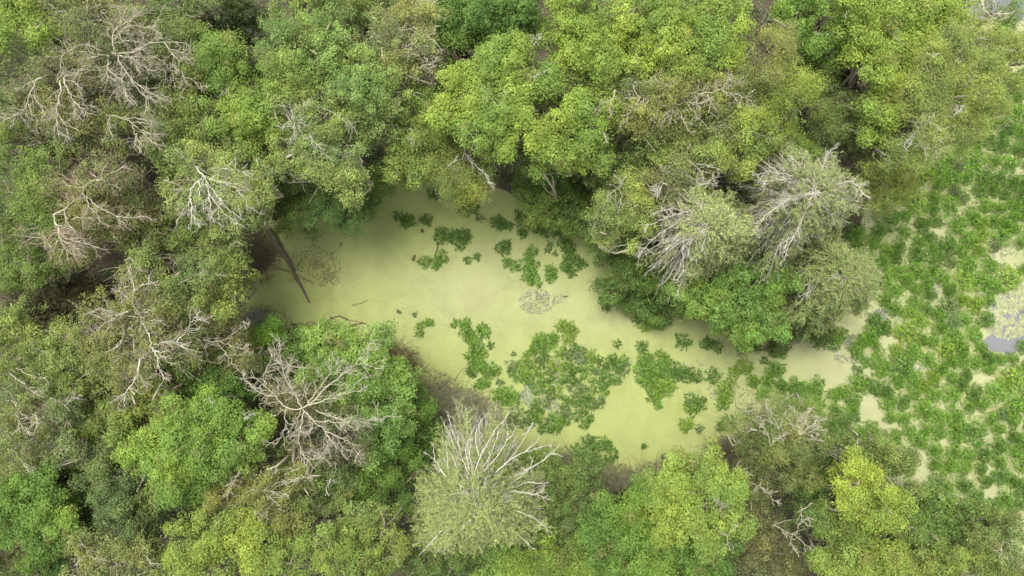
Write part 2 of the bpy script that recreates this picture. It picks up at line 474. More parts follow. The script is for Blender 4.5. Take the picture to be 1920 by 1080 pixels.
def limbs_for(g, base, lobes, centres, zt, rng, col, frac, rtrunk, thin=0.011, twig=0):
    """trunk, one limb for each lobe, boughs to the puffs"""
    colr = lin(col)
    cs = np.array([l[0] for l in lobes])
    fork = base*0.55+cs.mean(0)*0.45; fork[2] = zt*0.42
    tr = resample(curve_between(base[None]-np.array([[0, 0, 0.4]]), fork[None], 6, rng, 0.03)[0], 6)
    tubes(g, tr[None], np.linspace(rtrunk*1.25, rtrunk*0.8, 6)[None], 8, colr)
    A = np.repeat(fork[None], len(cs), 0)
    LP = curve_between(A, cs+rng.normal(size=cs.shape)*0.2, 6, rng, 0.10)
    LR = np.repeat(np.linspace(rtrunk*0.7, rtrunk*0.3, 6)[None], len(cs), 0)
    tubes(g, LP, LR, 6, colr)
    allP, allR = [], []
    for li, (P, D) in enumerate(centres):
        m = min(len(P), max(3, int(len(P)*frac)))
        pick = rng.choice(len(P), m, replace=False)
        t = rng.uniform(0.45, 1.0, m)*5
        j = np.minimum(t.astype(int), 4); f = (t-j)[:, None]
        A = LP[li][j]*(1-f)+LP[li][np.minimum(j+1, 5)]*f
        B = A+(P[pick]-A)*rng.uniform(0.85, 1.12, (m, 1))
        C = curve_between(A, B, 5, rng, 0.10)
        r0 = rng.uniform(0.028, 0.055, m)[:, None]
        R = r0*np.linspace(1, 0.0, 5)[None]+thin
        allP.append(C); allR.append(R)
    P = np.concatenate(allP); R = np.concatenate(allR)
    v = (1+rng.normal(size=(len(P), 1))*0.12)
    tubes(g, P, R, 4, colr*v)
    if twig:
        T1, R1 = grow(P, R, int(len(P)*twig), rng, ln=(0.25, 0.55), up=0.12)
        R1 = np.maximum(R1, thin*0.8)
        tubes(g, T1, R1, 3, colr*(1+rng.normal(size=(len(T1), 1))*0.15))

# traced bare limbs: each a list of photograph points; heights rise from z0 near the hub to z1
def traced(g, paths, zt, rng, col, r0=0.085, twigs=1.0, z_in=-0.7, jig=0.04, root=None, hub=None, tw_len=1.1, twcol=None, fine=1.0, rmin=0.022, depth=3):
    colr = lin(col); tc = lin(twcol if twcol is not None else col)
    Ps, Rs = [], []
    r0 = r0*0.43; zt = zt+0.3
    starts = []
    for it in paths:
        rr = r0
        if isinstance(it[0], (int, float)): rr = r0*it[0]; it = it[1:]
        pts = np.array(it, float)
        if hub is not None:
            d = np.hypot(pts[:, 0]-hub[0], pts[:, 1]-hub[1])
        else:
            d = np.linspace(0, 100, len(pts))
        z = zt + z_in*np.exp(-d/70.0) + rng.normal(size=len(pts))*0.12
        Pw = W(pts[:, 0], pts[:, 1], z)
        Q0 = Pw[0]
        if root is not None and not any(np.linalg.norm(X-Q0, axis=1).min() < 0.4 for X in Ps) and not any(np.linalg.norm(X-Q0) < 0.5 for X in starts):
            cc_ = curve_between(root[None], Q0[None], 10, rng, 0.015, sag=0.0)
            tubes(g, cc_, np.linspace(r0*1.15, max(rr, .02), 10)[None], 7, colr)
        starts.append(Q0)
        # corner-rounded polyline
        q = resample(Pw, 14); q[1:-1] = (q[:-2]+q[1:-1]*2+q[2:])/4
        q[1:-1] += rng.normal(size=(12, 3))*jig
        Ps.append(q); Rs.append(np.maximum(np.linspace(rr, rr*0.22, 14), rmin*0.6))
    P = np.array(Ps); R = np.array(Rs)
    tubes(g, P, R, 7, colr)
    L = np.linalg.norm(np.diff(P, axis=1), axis=2).sum()
    n1 = int(L*3.8*twigs)
    A1, B1 = grow(P, R, n1, rng, ang=(20, 55), ln=(0.5, 1.3), k=5, tmin=0.15, r=0.5, absl=tw_len, flat=0.5, jit=0.13)
    B1 = np.clip(B1, 0.011, 0.02)
    tubes(g, A1, B1, 4, colr*(1+rng.normal(size=(n1, 1))*0.08))
    if depth > 1:
        n2 = int(n1*2.6*fine)
        A2, B2 = grow(A1, B1, n2, rng, ang=(20, 60), ln=(0.35, 0.8), k=4, r=0.7, flat=0.7, jit=0.14, absl=tw_len*0.75)
        B2 = np.clip(B2, 0.0085, 0.012)
        tubes(g, A2, B2, 3, tc*(1+rng.normal(size=(n2, 1))*0.14))
    if depth > 2:
        n3 = int(n2*2.2*fine)
        A3, B3 = grow(A2, B2, n3, rng, ang=(20, 60), ln=(0.3, 0.7), k=3, r=0.8, flat=0.8, jit=0.12, absl=tw_len*0.45)
        B3 = np.clip(B3, 0.007, 0.010)
        tubes(g, A3, B3, 3, tc*(1+rng.normal(size=(n3, 1))*0.18))
    return P

def twig_bush(g, c, rx, ry, h, n, rng, col, rad=0.012, ln=0.8):
    """a mass of fine bare stems rising from the ground or water"""
    u = norm(rng.normal(size=(n, 3)))*rng.random((n, 1))**0.5
    A = np.array(c)+u*np.array([rx, ry, 0]); A[:, 2] = c[2]+rng.uniform(0, 0.35, n)*h
    d = norm(rng.normal(size=(n, 3))*np.array([1, 1, 0.5])+np.array([0, 0, 0.55]))
    L = ln*rng.uniform(0.5, 1.3, (n, 1))
    t = np.linspace(0, 1, 4)[None, :, None]
    P = A[:, None]+d[:, None]*L[:, None]*t+rng.normal(size=(n, 4, 3))*0.06*t
    P[:, :, 2] = np.minimum(P[:, :, 2], c[2]+h*1.2)
    R = rad*rng.uniform(0.7, 1.4, (n, 1))*np.linspace(1, 0.4, 4)[None]
    cc = lin(col)*(1+rng.normal(size=(n, 1))*0.22)
    tubes(g, P, R, 3, cc)

TREE_NO = [0]
def tree(name, label, cat, zt, kind, col, lobes, bark='grey', dead=None, group=None, col2=None, **kw):
    TREE_NO[0] += 1
    rng = np.random.default_rng(1000+TREE_NO[0]*7)
    col_ = COL[col] if isinstance(col, str) else col
    if col2 is None:
        col2_ = tuple(min(255, v*1.18) for v in col_)
    else: col2_ = COL[col2]
    flat = kw.get('flat', 0.85)
    lw = lobes_to_world(lobes, zt, flat, rng, kw.get('sat', 4 if kind != 'wisp' else 2))
    cs = np.array([l[0] for l in lw]); base = cs.mean(0).copy(); base[2] = 0.0
    base[:2] += rng.normal(size=2)*0.3
    root = empty(name, base); tag(root, label, cat, group)
    g = Geo(); b = Geo()
    q = kw.get('q', 1.0)
    if kind == 'puff':      # dense bright rounded tufts
        ce = crown(g, lw, rng, col_, col2_, 0.46, 150*q, 0.118, 0.10, gaps=kw.get('gaps', .5), cov=1.0)
        limbs_for(b, base, lw, ce, zt, rng, BARK[bark], 0.25, 0.20)
        mat = M_LEAF
    elif kind == 'mixed':   # thin crown of small sprays, twigs showing
        ce = crown(g, lw, rng, col_, col2_, 0.34, 48*q, 0.105, 0.16, stretch=1.5, gaps=kw.get('gaps', .8), cvar=0.16, cov=.95)
        limbs_for(b, base, lw, ce, zt, rng, BARK[bark], 0.32, 0.17, twig=1.2)
        mat = M_LEAF
    elif kind == 'wisp':    # soft, even, feathery crown
        ce = crown(g, lw, rng, col_, col2_, 0.36, 100*q, 0.095, 0.06, stretch=1.9, gaps=.5, aspect=0.42, cvar=0.10, relief=.8)
        limbs_for(b, base, lw, ce, zt, rng, BARK[bark], 0.25, 0.17, twig=0.8)
        mat = M_NEEDLE
    elif kind == 'dry':     # mostly bare twigs with a few withered leaves
        ce = crown(g, lw, rng, col_, col2_, 0.32, 26*q, 0.105, 0.15, stretch=1.7, gaps=.85, cvar=0.18, cov=.9)
        limbs_for(b, base, lw, ce, zt, rng, BARK[bark], 0.5, 0.16, twig=2.2, thin=0.010)
        mat = M_LEAF
    elif kind == 'shrub':   # low, dense, larger glossy leaves
        ce = crown(g, lw, rng, col_, col2_, 0.38, 80*q, 0.13, 0.10, gaps=kw.get('gaps', .6), aspect=0.6, uplit=0.7, cvar=0.14)
        limbs_for(b, base, lw, ce, zt, rng, BARK[bark], 0.15, 0.07)
        mat = M_GLOSSY
    o = link(bpy.data.objects.new("trunk", b.mesh("trunk", M_BARK, base, True)), root)
    o = link(bpy.data.objects.new("crown", g.mesh("crown", mat, base)), root)
    if dead:
        d = Geo()
        traced(d, dead['paths'], dead.get('z', zt), rng, BARK[dead.get('bark', 'pale')], dead.get('r', 0.085), dead.get('tw', 1.0), hub=dead.get('hub'),
               tw_len=dead.get('len', 1.1), twcol=BARK[dead['tb']] if 'tb' in dead else None, fine=dead.get('fine', 1.0), depth=dead.get('depth', 3), root=np.array([base[0], base[1], zt*0.42]))
        link(bpy.data.objects.new("bare_branch", d.mesh("bare_branch", M_BARK, base, True)), root)
    return root

def conifer(name, label, zt, cx, cy, rpx, col, needle=1.0, dead_sector=None, dead=None, bark='grey', nb=420, group=None, col2=None, tipz=0.62, cat='tree', lean=(0, 0)):
    """radial boughs all round a pole; bare ones in the dead sector (degrees, counter-clockwise from +x)"""
    TREE_NO[0] += 1
    rng = np.random.default_rng(1000+TREE_NO[0]*7)
    col_ = COL[col]; c2 = COL[col2] if col2 else tuple(min(255, v*1.12) for v in col_)
    top = W(cx+lean[0], cy+lean[1], zt)
    base = W(cx, cy, zt*0.7); base[2] = 0
    R = rpx*(H-zt*0.8)/F
    root = empty(name, base); tag(root, label, cat, group)
    g = Geo(); b = Geo(); dd = Geo()
    tr = base[None]*(1-np.linspace(0, 1, 8)[:, None])+top[None]*np.linspace(0, 1, 8)[:, None]
    tubes(b, tr[None], np.linspace(0.24, 0.03, 8)[None], 8, lin(BARK[bark]))
    t = rng.random(nb)**1.15                      # 0 low .. 1 top
    az = rng.uniform(0, 2*math.pi, nb)
    env = 1.12+0.22*np.sin(az*3+1.0+rng.uniform(0, 6))+0.12*np.sin(az*7+rng.uniform(0, 6))
    ln = R*env*(0.14+0.86*(1-t)**0.75)*rng.uniform(0.72, 1.08, nb)
    hz = 0.50+0.50*t
    A = base+(top-base)*hz[:, None]
    slope = 0.0+0.65*t+rng.normal(size=nb)*0.12
    k = 7; s = np.linspace(0, 1, k)
    d = np.stack([np.cos(az), np.sin(az)], 1)
    P = np.empty((nb, k, 3))
    P[:, :, :2] = A[:, None, :2]+d[:, None]*(ln[:, None]*s)[:, :, None]
    P[:, :, 2] = A[:, None, 2]+ln[:, None]*(slope[:, None]*s-0.42*s**2)
    P[:, 1:] += rng.normal(size=(nb, k-1, 3))*0.06
    Rr = np.linspace(0.024, 0.008, k)[None]*rng.uniform(0.7, 1.3, (nb, 1))
    isdead = np.zeros(nb, bool)
    if dead_sector:
        a = np.degrees(az)
        for (a0, a1, pr) in dead_sector:
            m = ((a-a0) % 360) < ((a1-a0) % 360 or 360)
            isdead |= m & (rng.random(nb) < pr)
    bc = lin(BARK[bark])
    live = ~isdead
    tubes(b, P[live], Rr[live], 3, bc*(1+rng.normal(size=(live.sum(), 1))*.15))
    # sprays
    n1 = int(live.sum()*22*needle)+4
    T1, R1 = grow(P[live], Rr[live], n1, rng, ang=(25, 60), ln=(0.5, 1.1), k=4, tmin=0.12, absl=0.95, flat=0.5, up=0.02)
    tubes(b, T1, np.clip(R1, 0.006, 0.0095), 3, lin(BARK['pale'])*(1+rng.normal(size=(n1, 1))*.15))
    per = 12
    ii = np.repeat(np.arange(n1), per); tt = rng.random(len(ii))*3
    j = np.minimum(tt.astype(int), 2); f = (tt-j)[:, None]
    Q = T1[ii, j]*(1-f)+T1[ii, j+1]*f+rng.normal(size=(len(ii), 3))*0.045
    al = norm(T1[ii, j+1]-T1[ii, j])+rng.normal(size=(len(ii), 3))*0.5
    Nn = norm(rng.normal(size=(len(ii), 3))*0.6+np.array([0, 0, 0.9]))
    pv = rng.random(n1)[ii][:, None]
    cc = 1.2*soften(lin(hue(col_))*(1-pv)+lin(hue(c2))*pv, .1)*(1+rng.normal(size=(len(ii), 1))*.18)
    leaves(g, Q, Nn, rng.uniform(0.10, 0.20, len(ii)), rng.uniform(0.035, 0.065, len(ii)), np.clip(cc*KF, .004, .8), rng, along=al)
    # bare boughs
    if isdead.any():
        D = P[isdead]; DR = np.clip(Rr[isdead]*1.2, 0.013, 0.03)
        wc = lin(BARK['white'])
        tubes(dd, D, DR, 4, wc*(1+rng.normal(size=(len(D), 1))*.08))
        m = len(D)*5
        T2, R2 = grow(D, DR, m, rng, ang=(18, 45), ln=(0.4, 0.9), k=4, tmin=0.3, absl=0.9, flat=0.5)
        tubes(dd, T2, np.clip(R2, .010, .018), 3, wc*0.95*(1+rng.normal(size=(m, 1))*.1))
        T3, R3 = grow(T2, R2, m*2, rng, ang=(20, 50), ln=(0.3, 0.7), k=3, absl=0.45)
        tubes(dd, T3, np.clip(R3, .008, .011), 3, wc*0.9*(1+rng.normal(size=(m*2, 1))*.1))
    if dead:
        traced(dd, dead['paths'], dead.get('z', zt-1.5), rng, BARK[dead.get('bark', 'white')], dead.get('r', 0.06), dead.get('tw', 1.0), hub=dead.get('hub'), tw_len=dead.get('len', 0.8), depth=dead.get('depth', 2), fine=.7, jig=dead.get('jit', .03), root=np.array([base[0], base[1], zt*0.5]))
    link(bpy.data.objects.new("trunk", b.mesh("trunk", M_BARK, base, True)), root)
    link(bpy.data.objects.new("crown", g.mesh("crown", M_NEEDLE, base)), root)
    if dd.v:
        link(bpy.data.objects.new("bare_branch", dd.mesh("bare_branch", M_BARK, base, True)), root)
    return root

# ------------------------------------------------------------------ the trees, upper left
G_CAN = 'trees of the swamp forest'
def T(*a, **k):
    k.setdefault('group', G_CAN)
    return tree(*a, **k)

T('dying_tree', 'half-dead tree at upper left, pale limbs radiating right and down from one hub', 'tree', 13.0, 'dry', 'brownish',
  [(205,100,60),(170,60,45,-.6),(240,50,45,-.6),(285,95,50,-1),(235,155,48,-.8),(160,110,40,-.6),(310,120,40,-1.6)], 'grey', col2='tan',
  dead=dict(hub=(212,102), z=13.3, r=.10, fine=1.1, len=1.2, paths=[
   [(212,102),(213,80),(212,60),(222,50),(237,46),(262,22)],[.7,(237,47),(260,49),(282,51),(302,36)],[.7,(213,66),(220,66),(233,54),(252,34)],[.6,(222,50),(232,30),(236,12)],[.5,(214,58),(204,35),(190,20)],
   [(212,100),(240,99),(258,97),(266,86),(271,80),(300,79),(352,81)],[.8,(308,80),(325,102),(335,115),(362,108)],[.6,(335,115),(352,102),(365,104)],[.6,(214,82),(240,76),(270,80)],
   [.8,(215,103),(245,107),(270,108),(295,104)],[.9,(222,105),(230,125),(237,140),(255,155),(270,168),(290,175),(305,186)],[.7,(236,138),(226,152),(232,165),(236,180),(250,197)],
   [.9,(205,104),(203,125),(208,138),(225,145),(233,160),(240,185)],[.7,(203,106),(185,102),(175,108),(158,120)],[.7,(225,105),(248,108),(262,120),(278,132)],[.6,(204,128),(196,145),(190,152)],
   [.6,(245,148),(262,172),(282,184)],[.5,(255,112),(270,112),(285,122)]]))
T('dying_tree', 'sparse tree left of the radiating pale limbs, with a grey bough arching down', 'tree', 12.2, 'dry', 'tan',
  [(120,150,48),(95,190,45,-.8),(140,95,42,-.5),(115,235,42,-1.2),(60,215,40,-1.5),(160,205,36,-1.5),(50,150,36,-1)], 'grey', col2='brownish',
  dead=dict(hub=(120,146), z=12.6, r=.10, fine=.9, len=1.0, paths=[
   [(192,96),(178,88),(160,84),(142,85),(125,95),(113,110),(113,122),(121,144)],[(188,130),(160,131),(140,138),(120,146)],[.9,(120,146),(123,160),(133,178),(141,195),(143,218)],[.7,(140,190),(150,200),(170,213)],
   [.9,(113,150),(114,175),(108,200),(110,215),(125,236),(150,248)],[.6,(108,212),(107,240),(112,255)],[.6,(122,150),(140,155),(155,165)],[.9,(80,145),(65,155),(57,178),(53,195),(40,212),(10,224)],
   [.7,(53,195),(60,212),(72,228)],[.6,(66,153),(50,157),(41,166)],[.6,(60,178),(72,190),(85,215)],[.6,(125,240),(128,262)]]))
T('broadleaf_tree', 'small bright yellow-green tree crown in the top left corner', 'tree', 11.0, 'puff', 'yellow', [(70,62,42),(45,20,40,-.8),(100,45,26,-.6),(12,35,26,-1.5)], 'grey', col2='yellow',q=.9)
T('bare_tree', 'thin grey tree with an upright pale stem cut by the top edge, upper left', 'tree', 10.8, 'dry', 'brownish', [(130,35,40),(170,25,34,-.4),(100,8,30,-1)], 'grey',
  dead=dict(z=11.2, r=.07, fine=.6, len=.7, paths=[[1.3,(163,-8),(164,40),(165,65),(174,82)],[(93,8),(110,18),(125,28),(135,40),(138,52)],[.6,(130,29),(145,28),(162,30)],[.6,(165,20),(178,10)]]))
T('broadleaf_tree', 'bright yellow-green leafy tree right of the half-dead tree with radiating pale limbs', 'tree', 12.0, 'puff', 'ygreen',
  [(430,120,50),(465,170,46),(480,225,44),(475,262,36,-1),(420,200,46,-.5),(400,95,34,-1)], 'grey', col2='yellow', q=.9)
T('broadleaf_tree', 'thin olive tree with drooping bare twigs, between radiating pale limbs and a bright yellow-green crown', 'tree', 11.6, 'mixed', 'olive',
  [(345,155,52),(330,90,42,-.5),(375,215,46,-.5),(300,70,32,-.6)], 'green', dead=dict(z=11.9, r=.045, fine=.7, len=.7, depth=2, paths=[[(315,120),(310,145),(305,162)],[(318,118),(325,150),(328,165)],[(325,120),(345,143),(350,157),(338,182)],[(340,142),(365,152),(390,165)],[(432,158),(425,168),(428,178)]]))
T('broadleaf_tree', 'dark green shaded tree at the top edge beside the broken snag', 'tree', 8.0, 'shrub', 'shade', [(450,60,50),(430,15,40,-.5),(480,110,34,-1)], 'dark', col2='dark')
T('broadleaf_tree', 'olive tree at the top edge just left of the dark gap with the snag', 'tree', 11.5, 'mixed', 'olive', [(330,10,46),(375,0,38),(280,12,30,-1)], 'grey')
T('dying_tree', 'tree with a fan of thin pale limbs spreading right, below the star-limbed dead tree', 'tree', 11.4, 'mixed', 'olive', [(265,215,52,-.6),(215,200,36,-.6),(310,245,50,-.3),(215,255,36,-1.2)], 'pale', col2='tan',
  dead=dict(hub=(205,219), z=11.8, r=.07, fine=1.0, len=.9, paths=[[(205,218),(225,220),(245,228),(262,243),(282,262),(295,275)],[.7,(205,219),(202,235),(210,252)],[.8,(245,229),(285,232),(302,240)],[.8,(248,236),(255,258),(266,272)],[.7,(265,243),(300,258)],[.6,(230,221),(262,222),(290,228)],[.6,(258,250),(252,270),(262,280)]]))
T('broadleaf_tree', 'pale green mid-height tree just above the crown with the white claw of branches', 'tree', 11.0, 'mixed', 'mid', [(350,265,46),(400,270,40,-.5),(320,300,34,-1)], 'green')
T('dying_tree', 'tree with a claw of whitish bare branches, upper left of the pond', 'tree', 13.0, 'mixed', 'pale', [(400,375,58,-.5),(450,350,48,-.3),(440,405,46,-.8),(375,300,42,-.3),(340,330,36,-.8),(470,385,36,-1),(480,330,32,-1)], 'pale',
  dead=dict(hub=(380,325), z=13.2, r=.10, fine=.8, len=.9, bark='white', paths=[[1.2,(368,312),(380,325),(385,340),(390,355),(395,385),(401,416)],[.9,(378,335),(358,352),(358,372),(350,392),(330,416)],[.8,(358,372),(360,398),(375,428)],[.7,(360,392),(358,412),(352,430)],[.8,(374,340),(372,362),(385,400)],[.9,(388,340),(410,370),(430,382),(448,388)],
   [.9,(392,335),(425,345),(450,358),(468,390)],[.7,(400,336),(440,345),(478,365)],[.9,(392,337),(412,322),(417,314)],[.7,(415,316),(440,318),(455,322)],[.7,(412,372),(430,395),(458,412)],[.7,(385,345),(398,372),(420,400),(445,422)],[.6,(425,344),(445,345),(460,342)]]))
T('broadleaf_tree', 'olive-green bushy tree at the left edge above the shaded hollow', 'tree', 10.5, 'mixed', (116,146,66), [(30,330,48),(75,320,42,-.5),(60,400,48,-.3),(20,430,44,-.5),(85,385,30,-1),(30,490,42,-1),(75,500,30,-1.5)], 'grey', gaps=.9, q=1.6)
T('broadleaf_tree', 'dull green tree at the left edge under the bare forked branch', 'tree', 9.6, 'mixed', 'mid', [(25,270,44),(80,275,40,-.5),(10,225,34,-.5),(140,270,32,-1)], 'grey')
T('broadleaf_tree', 'brown-green tree at the left edge beside the forked bare limb', 'tree', 10.4, 'mixed', 'brownish', [(20,130,46),(40,180,36,-1),(15,190,30,-1)], 'grey', col2='olive')
T('dying_tree', 'pinkish brown tree with a long bent bough and bare twigs, above the left hollow', 'tree', 12.0, 'dry', 'tan', [(165,395,50,-.3),(125,440,46,-1),(170,330,44,-.3),(215,340,40,-.3),(120,350,34,-.5),(85,460,34,-1.5),(160,450,38,-1.5),(215,400,36,-.8)], 'pink', col2='brownish',
  dead=dict(hub=(160,372), z=12.4, r=.10, tb='pink', fine=1.2, len=1.0, paths=[[(100,403),(122,392),(133,378),(160,370)],[(160,370),(155,352),(165,343),(180,338),(205,328),(235,312)],[.9,(100,403),(105,415),(109,432),(125,447),(150,455),(186,464)],[.8,(109,432),(111,450),(135,460),(150,472)],
   [.8,(122,392),(124,415),(140,435),(163,458)],[.8,(160,370),(180,385),(200,395),(218,406),(235,425)],[.5,(218,406),(245,407),(272,406)],[.8,(162,372),(166,388),(182,402),(186,415)],[.6,(180,338),(205,342),(225,358)],[.6,(158,352),(140,350),(122,348)],[.6,(110,450),(95,465),(80,462)],[.6,(112,450),(130,475),(150,480)],[.6,(135,410),(150,408),(170,410)]]))
T('broadleaf_tree', 'tan-green tree between the bent pinkish bough and the white claw of branches', 'tree', 9.6, 'mixed', 'brownish', [(268,385,36),(300,390,30,-.4),(255,440,40,-.4),(270,480,34,-1),(225,430,26,-.6),(320,450,32,-.6)], 'grey', col2='olive')
T('broadleaf_tree', 'mid-green tree on the bank, left of the muddy corner of the pond', 'tree', 9.2, 'mixed', 'mid', [(365,460,46),(330,430,32,-.5),(395,470,30,-.6),(410,445,22,-1)], 'grey')
T('broadleaf_tree', 'thick bluish green bush-like tree overhanging the top left corner of the pond', 'tree', 7.0, 'wisp', 'bluedark', [(525,385,42),(565,395,38,-.5),(540,345,36,-.3),(500,365,30,-.3)], 'dark', q=1.1)
T('broadleaf_tree', 'dark green tree leaning over the upper shore of the pond, under the large blue-green crown', 'tree', 8.0, 'wisp', (84,124,62), [(640,380,48),(685,375,40,-.5),(610,340,40,.3),(705,335,32,-.5),(650,415,26,-1.2)], 'dark', q=1.1)
T('broadleaf_tree', 'large blue-green tree crown with knobbly left edge at the top', 'tree', 13.2, 'mixed', (128,160,88), [(530,85,42),(565,60,48,.3),(600,120,56,.5),(545,130,36,-.3),(650,80,50,.2),(680,130,50,0),(620,20,46,-.2),(560,140,34,-.4),(515,45,26,-.6),(700,180,44,-.3),(655,190,40,-.4)], 'green', gaps=.7, q=1.5)
T('broadleaf_tree', 'olive tree crown with thin white radiating twigs, above the top left corner of the pond', 'tree', 12.6, 'mixed', (140,158,92), [(560,240,52,.2),(615,240,50,0),(590,300,52,0),(640,300,46,-.4),(540,290,36,-.5),(540,195,36,-.4),(660,340,36,-.8)], 'pale', q=1.35,
  dead=dict(hub=(553,215), z=12.9, r=.045, bark='white', fine=.7, len=.8, depth=2, paths=[[(553,222),(548,210),(545,200)],[(553,222),(565,212),(580,195)],[(553,222),(542,228),(530,240)],[(555,222),(552,240),(548,258)],[(570,198),(600,200),(630,215),(665,240)],[(570,198),(590,188)],[(580,250),(590,270),(608,282)],[(556,222),(566,232)],[(556,224),(562,240)]]))
T('broadleaf_tree', 'pale grey-green tree with cream dead twigs at the top, left of the saturated green crown', 'tree', 12.8, 'mixed', (156,158,104), [(790,40,42,0),(760,20,44,.2),(775,85,44,.2),(800,110,28,-.3),(740,85,44,0),(730,40,36,0),(775,120,26,-.6)], 'pale', q=1.2,
  dead=dict(z=13.2, r=.05, bark='pale', fine=1.0, len=.8, paths=[[(742,105),(743,70),(750,55),(760,48)],[(770,35),(790,15),(805,5)],[(775,50),(790,62),(805,68),(822,85)],[(785,90),(795,100),(800,115)],[(770,92),(785,90),(775,80),(765,100)],[(785,128),(800,120),(820,122)],[(772,18),(795,12),(812,8)]]))
T('broadleaf_tree', 'feathery olive tree on the point of the upper shore, left of the dark brown gap', 'tree', 12.0, 'mixed', (142,160,90), [(700,200,40),(735,165,36,-.2),(745,190,28,-.6),(700,240,36,-.8),(655,225,36,-.4)], 'pale', q=1.4,
  dead=dict(z=12.4, r=.045, fine=.8, len=.7, depth=2, paths=[[(680,200),(695,165),(710,160),(722,178)],[(650,155),(640,170),(625,178)],[(690,170),(665,190)]]))
T('broadleaf_tree', 'saturated green tree crown at the top edge, left of centre', 'tree', 12.4, 'puff', 'green', [(880,20,46,.2),(920,45,44,.2),(870,65,36,-.5),(960,20,40,0),(985,50,30,-.6),(930,80,36,-.8),(850,30,28,-1),(990,5,30,-.3)], 'dark', col2='green')

T('broadleaf_tree', 'olive tree at the top edge between the large blue-green crown and the pale twiggy tree', 'tree', 12.2, 'mixed', (134,152,84), [(690,5,42),(720,-5,36,0),(665,25,32,-.4),(600,-10,36,0),(560,-5,34,-.3)], 'grey', q=1.4)
# ------------------------------------------------------------------ upper centre
T('broadleaf_tree', 'yellow-green rounded tree above the pond with a broken white limb across its middle', 'tree', 13.0, 'puff', 'yellow', [(860,180,44,.1),(905,155,44,.3),(955,125,44,.4),(1000,145,38,0),(850,220,32,-.6),(925,210,38,.1),(905,255,42,0),(950,245,36,-.2),(985,195,34,-.2),(965,90,26,-.4)], 'grey', col2='yellow', gaps=.6,
  dead=dict(z=13.5, r=.07, bark='white', fine=.6, len=.45, depth=2, paths=[[(902,162),(918,182),(932,196),(948,205)],[.5,(912,175),(908,186)],[1.3,(935,198),(945,190),(948,172)],[.6,(993,147),(1010,140),(1022,132)],[.7,(1000,85),(1008,75),(1015,68)],[.5,(1001,84),(1001,64)]]))
T('dying_tree', 'small round grey leafless-looking tree tucked between two bright yellow-green crowns', 'tree', 11.0, 'dry', 'grey', [(1060,165,40),(1040,200,30,-.5),(1075,135,24,-.5)], 'grey', q=2.0)
T('broadleaf_tree', 'compact bright yellow-green tree right of the broken-limbed one, near the upper shore', 'tree', 12.6, 'puff', 'yellow', [(1040,245,40),(1085,215,34,.2),(1110,250,36,0),(1070,285,42,-.2),(1120,285,32,-.6),(1030,285,30,-.8),(1120,195,24,-.3)], 'grey', col2='ygreen')
T('broadleaf_tree', 'soft olive tree at the head of the pond with a forked white twig', 'tree', 11.0, 'wisp', (140,152,66), [(860,330,48,0),(835,290,42,0),(890,300,38,-.3),(870,365,30,-1),(895,345,30,-.8),(830,255,32,-.4)], 'grey', col2='tan', q=1.0,
  dead=dict(z=11.5, r=.045, bark='white', fine=.6, len=.5, depth=2, paths=[[(870,275),(873,290),(885,305),(900,318),(915,330)],[(905,322),(918,340),(925,352)],[(838,312),(848,305),(858,298)],[(770,240),(774,255),(777,268)],[(775,250),(765,262)]]))
T('broadleaf_tree', 'yellowish olive tree hanging over the top of the pond, left of the forked white twig', 'tree', 10.6, 'mixed', (140,160,66), [(775,290,44,0),(760,250,36,0),(800,255,40,0),(775,325,28,-.8),(745,300,24,-.6)], 'grey', q=1.6)
T('broadleaf_tree', 'green tree with the dark brown opening at its upper left', 'tree', 10.2, 'wisp', (108,144,56), [(800,195,38),(840,140,34,-.5),(790,230,34,-.5)], 'dark')
T('broadleaf_tree', 'olive-green leafy tree at the top edge, right of the brown gap', 'tree', 12.4, 'puff', (134,164,62), [(1060,30,42),(1105,70,44,.2),(1080,105,38,-.3),(1130,115,40,0),(1120,20,40,0),(1145,150,30,-.6),(1170,60,36,-.2)], 'grey', gaps=.75, q=.9)
T('broadleaf_tree', 'broad yellow-green tree at the top edge above the cream-limbed tree', 'tree', 13.2, 'puff', (150,176,66), [(1190,20,46),(1235,60,48,.2),(1290,30,44,.3),(1300,85,42,.1),(1220,115,42,-.2),(1340,50,40,0),(1270,120,34,-.4),(1380,20,38,0),(1180,80,34,-.3),(1350,100,30,-.5)], 'grey', col2='yellow', gaps=.7, q=.95,
  dead=dict(z=13.4, r=.035, bark='pale', fine=.6, len=.4, depth=2, paths=[[(1280,20),(1285,5)],[(1232,95),(1236,82)],[(1262,105),(1265,92),(1285,94)],[(1165,25),(1190,18)],[(1330,28),(1345,35)]]))
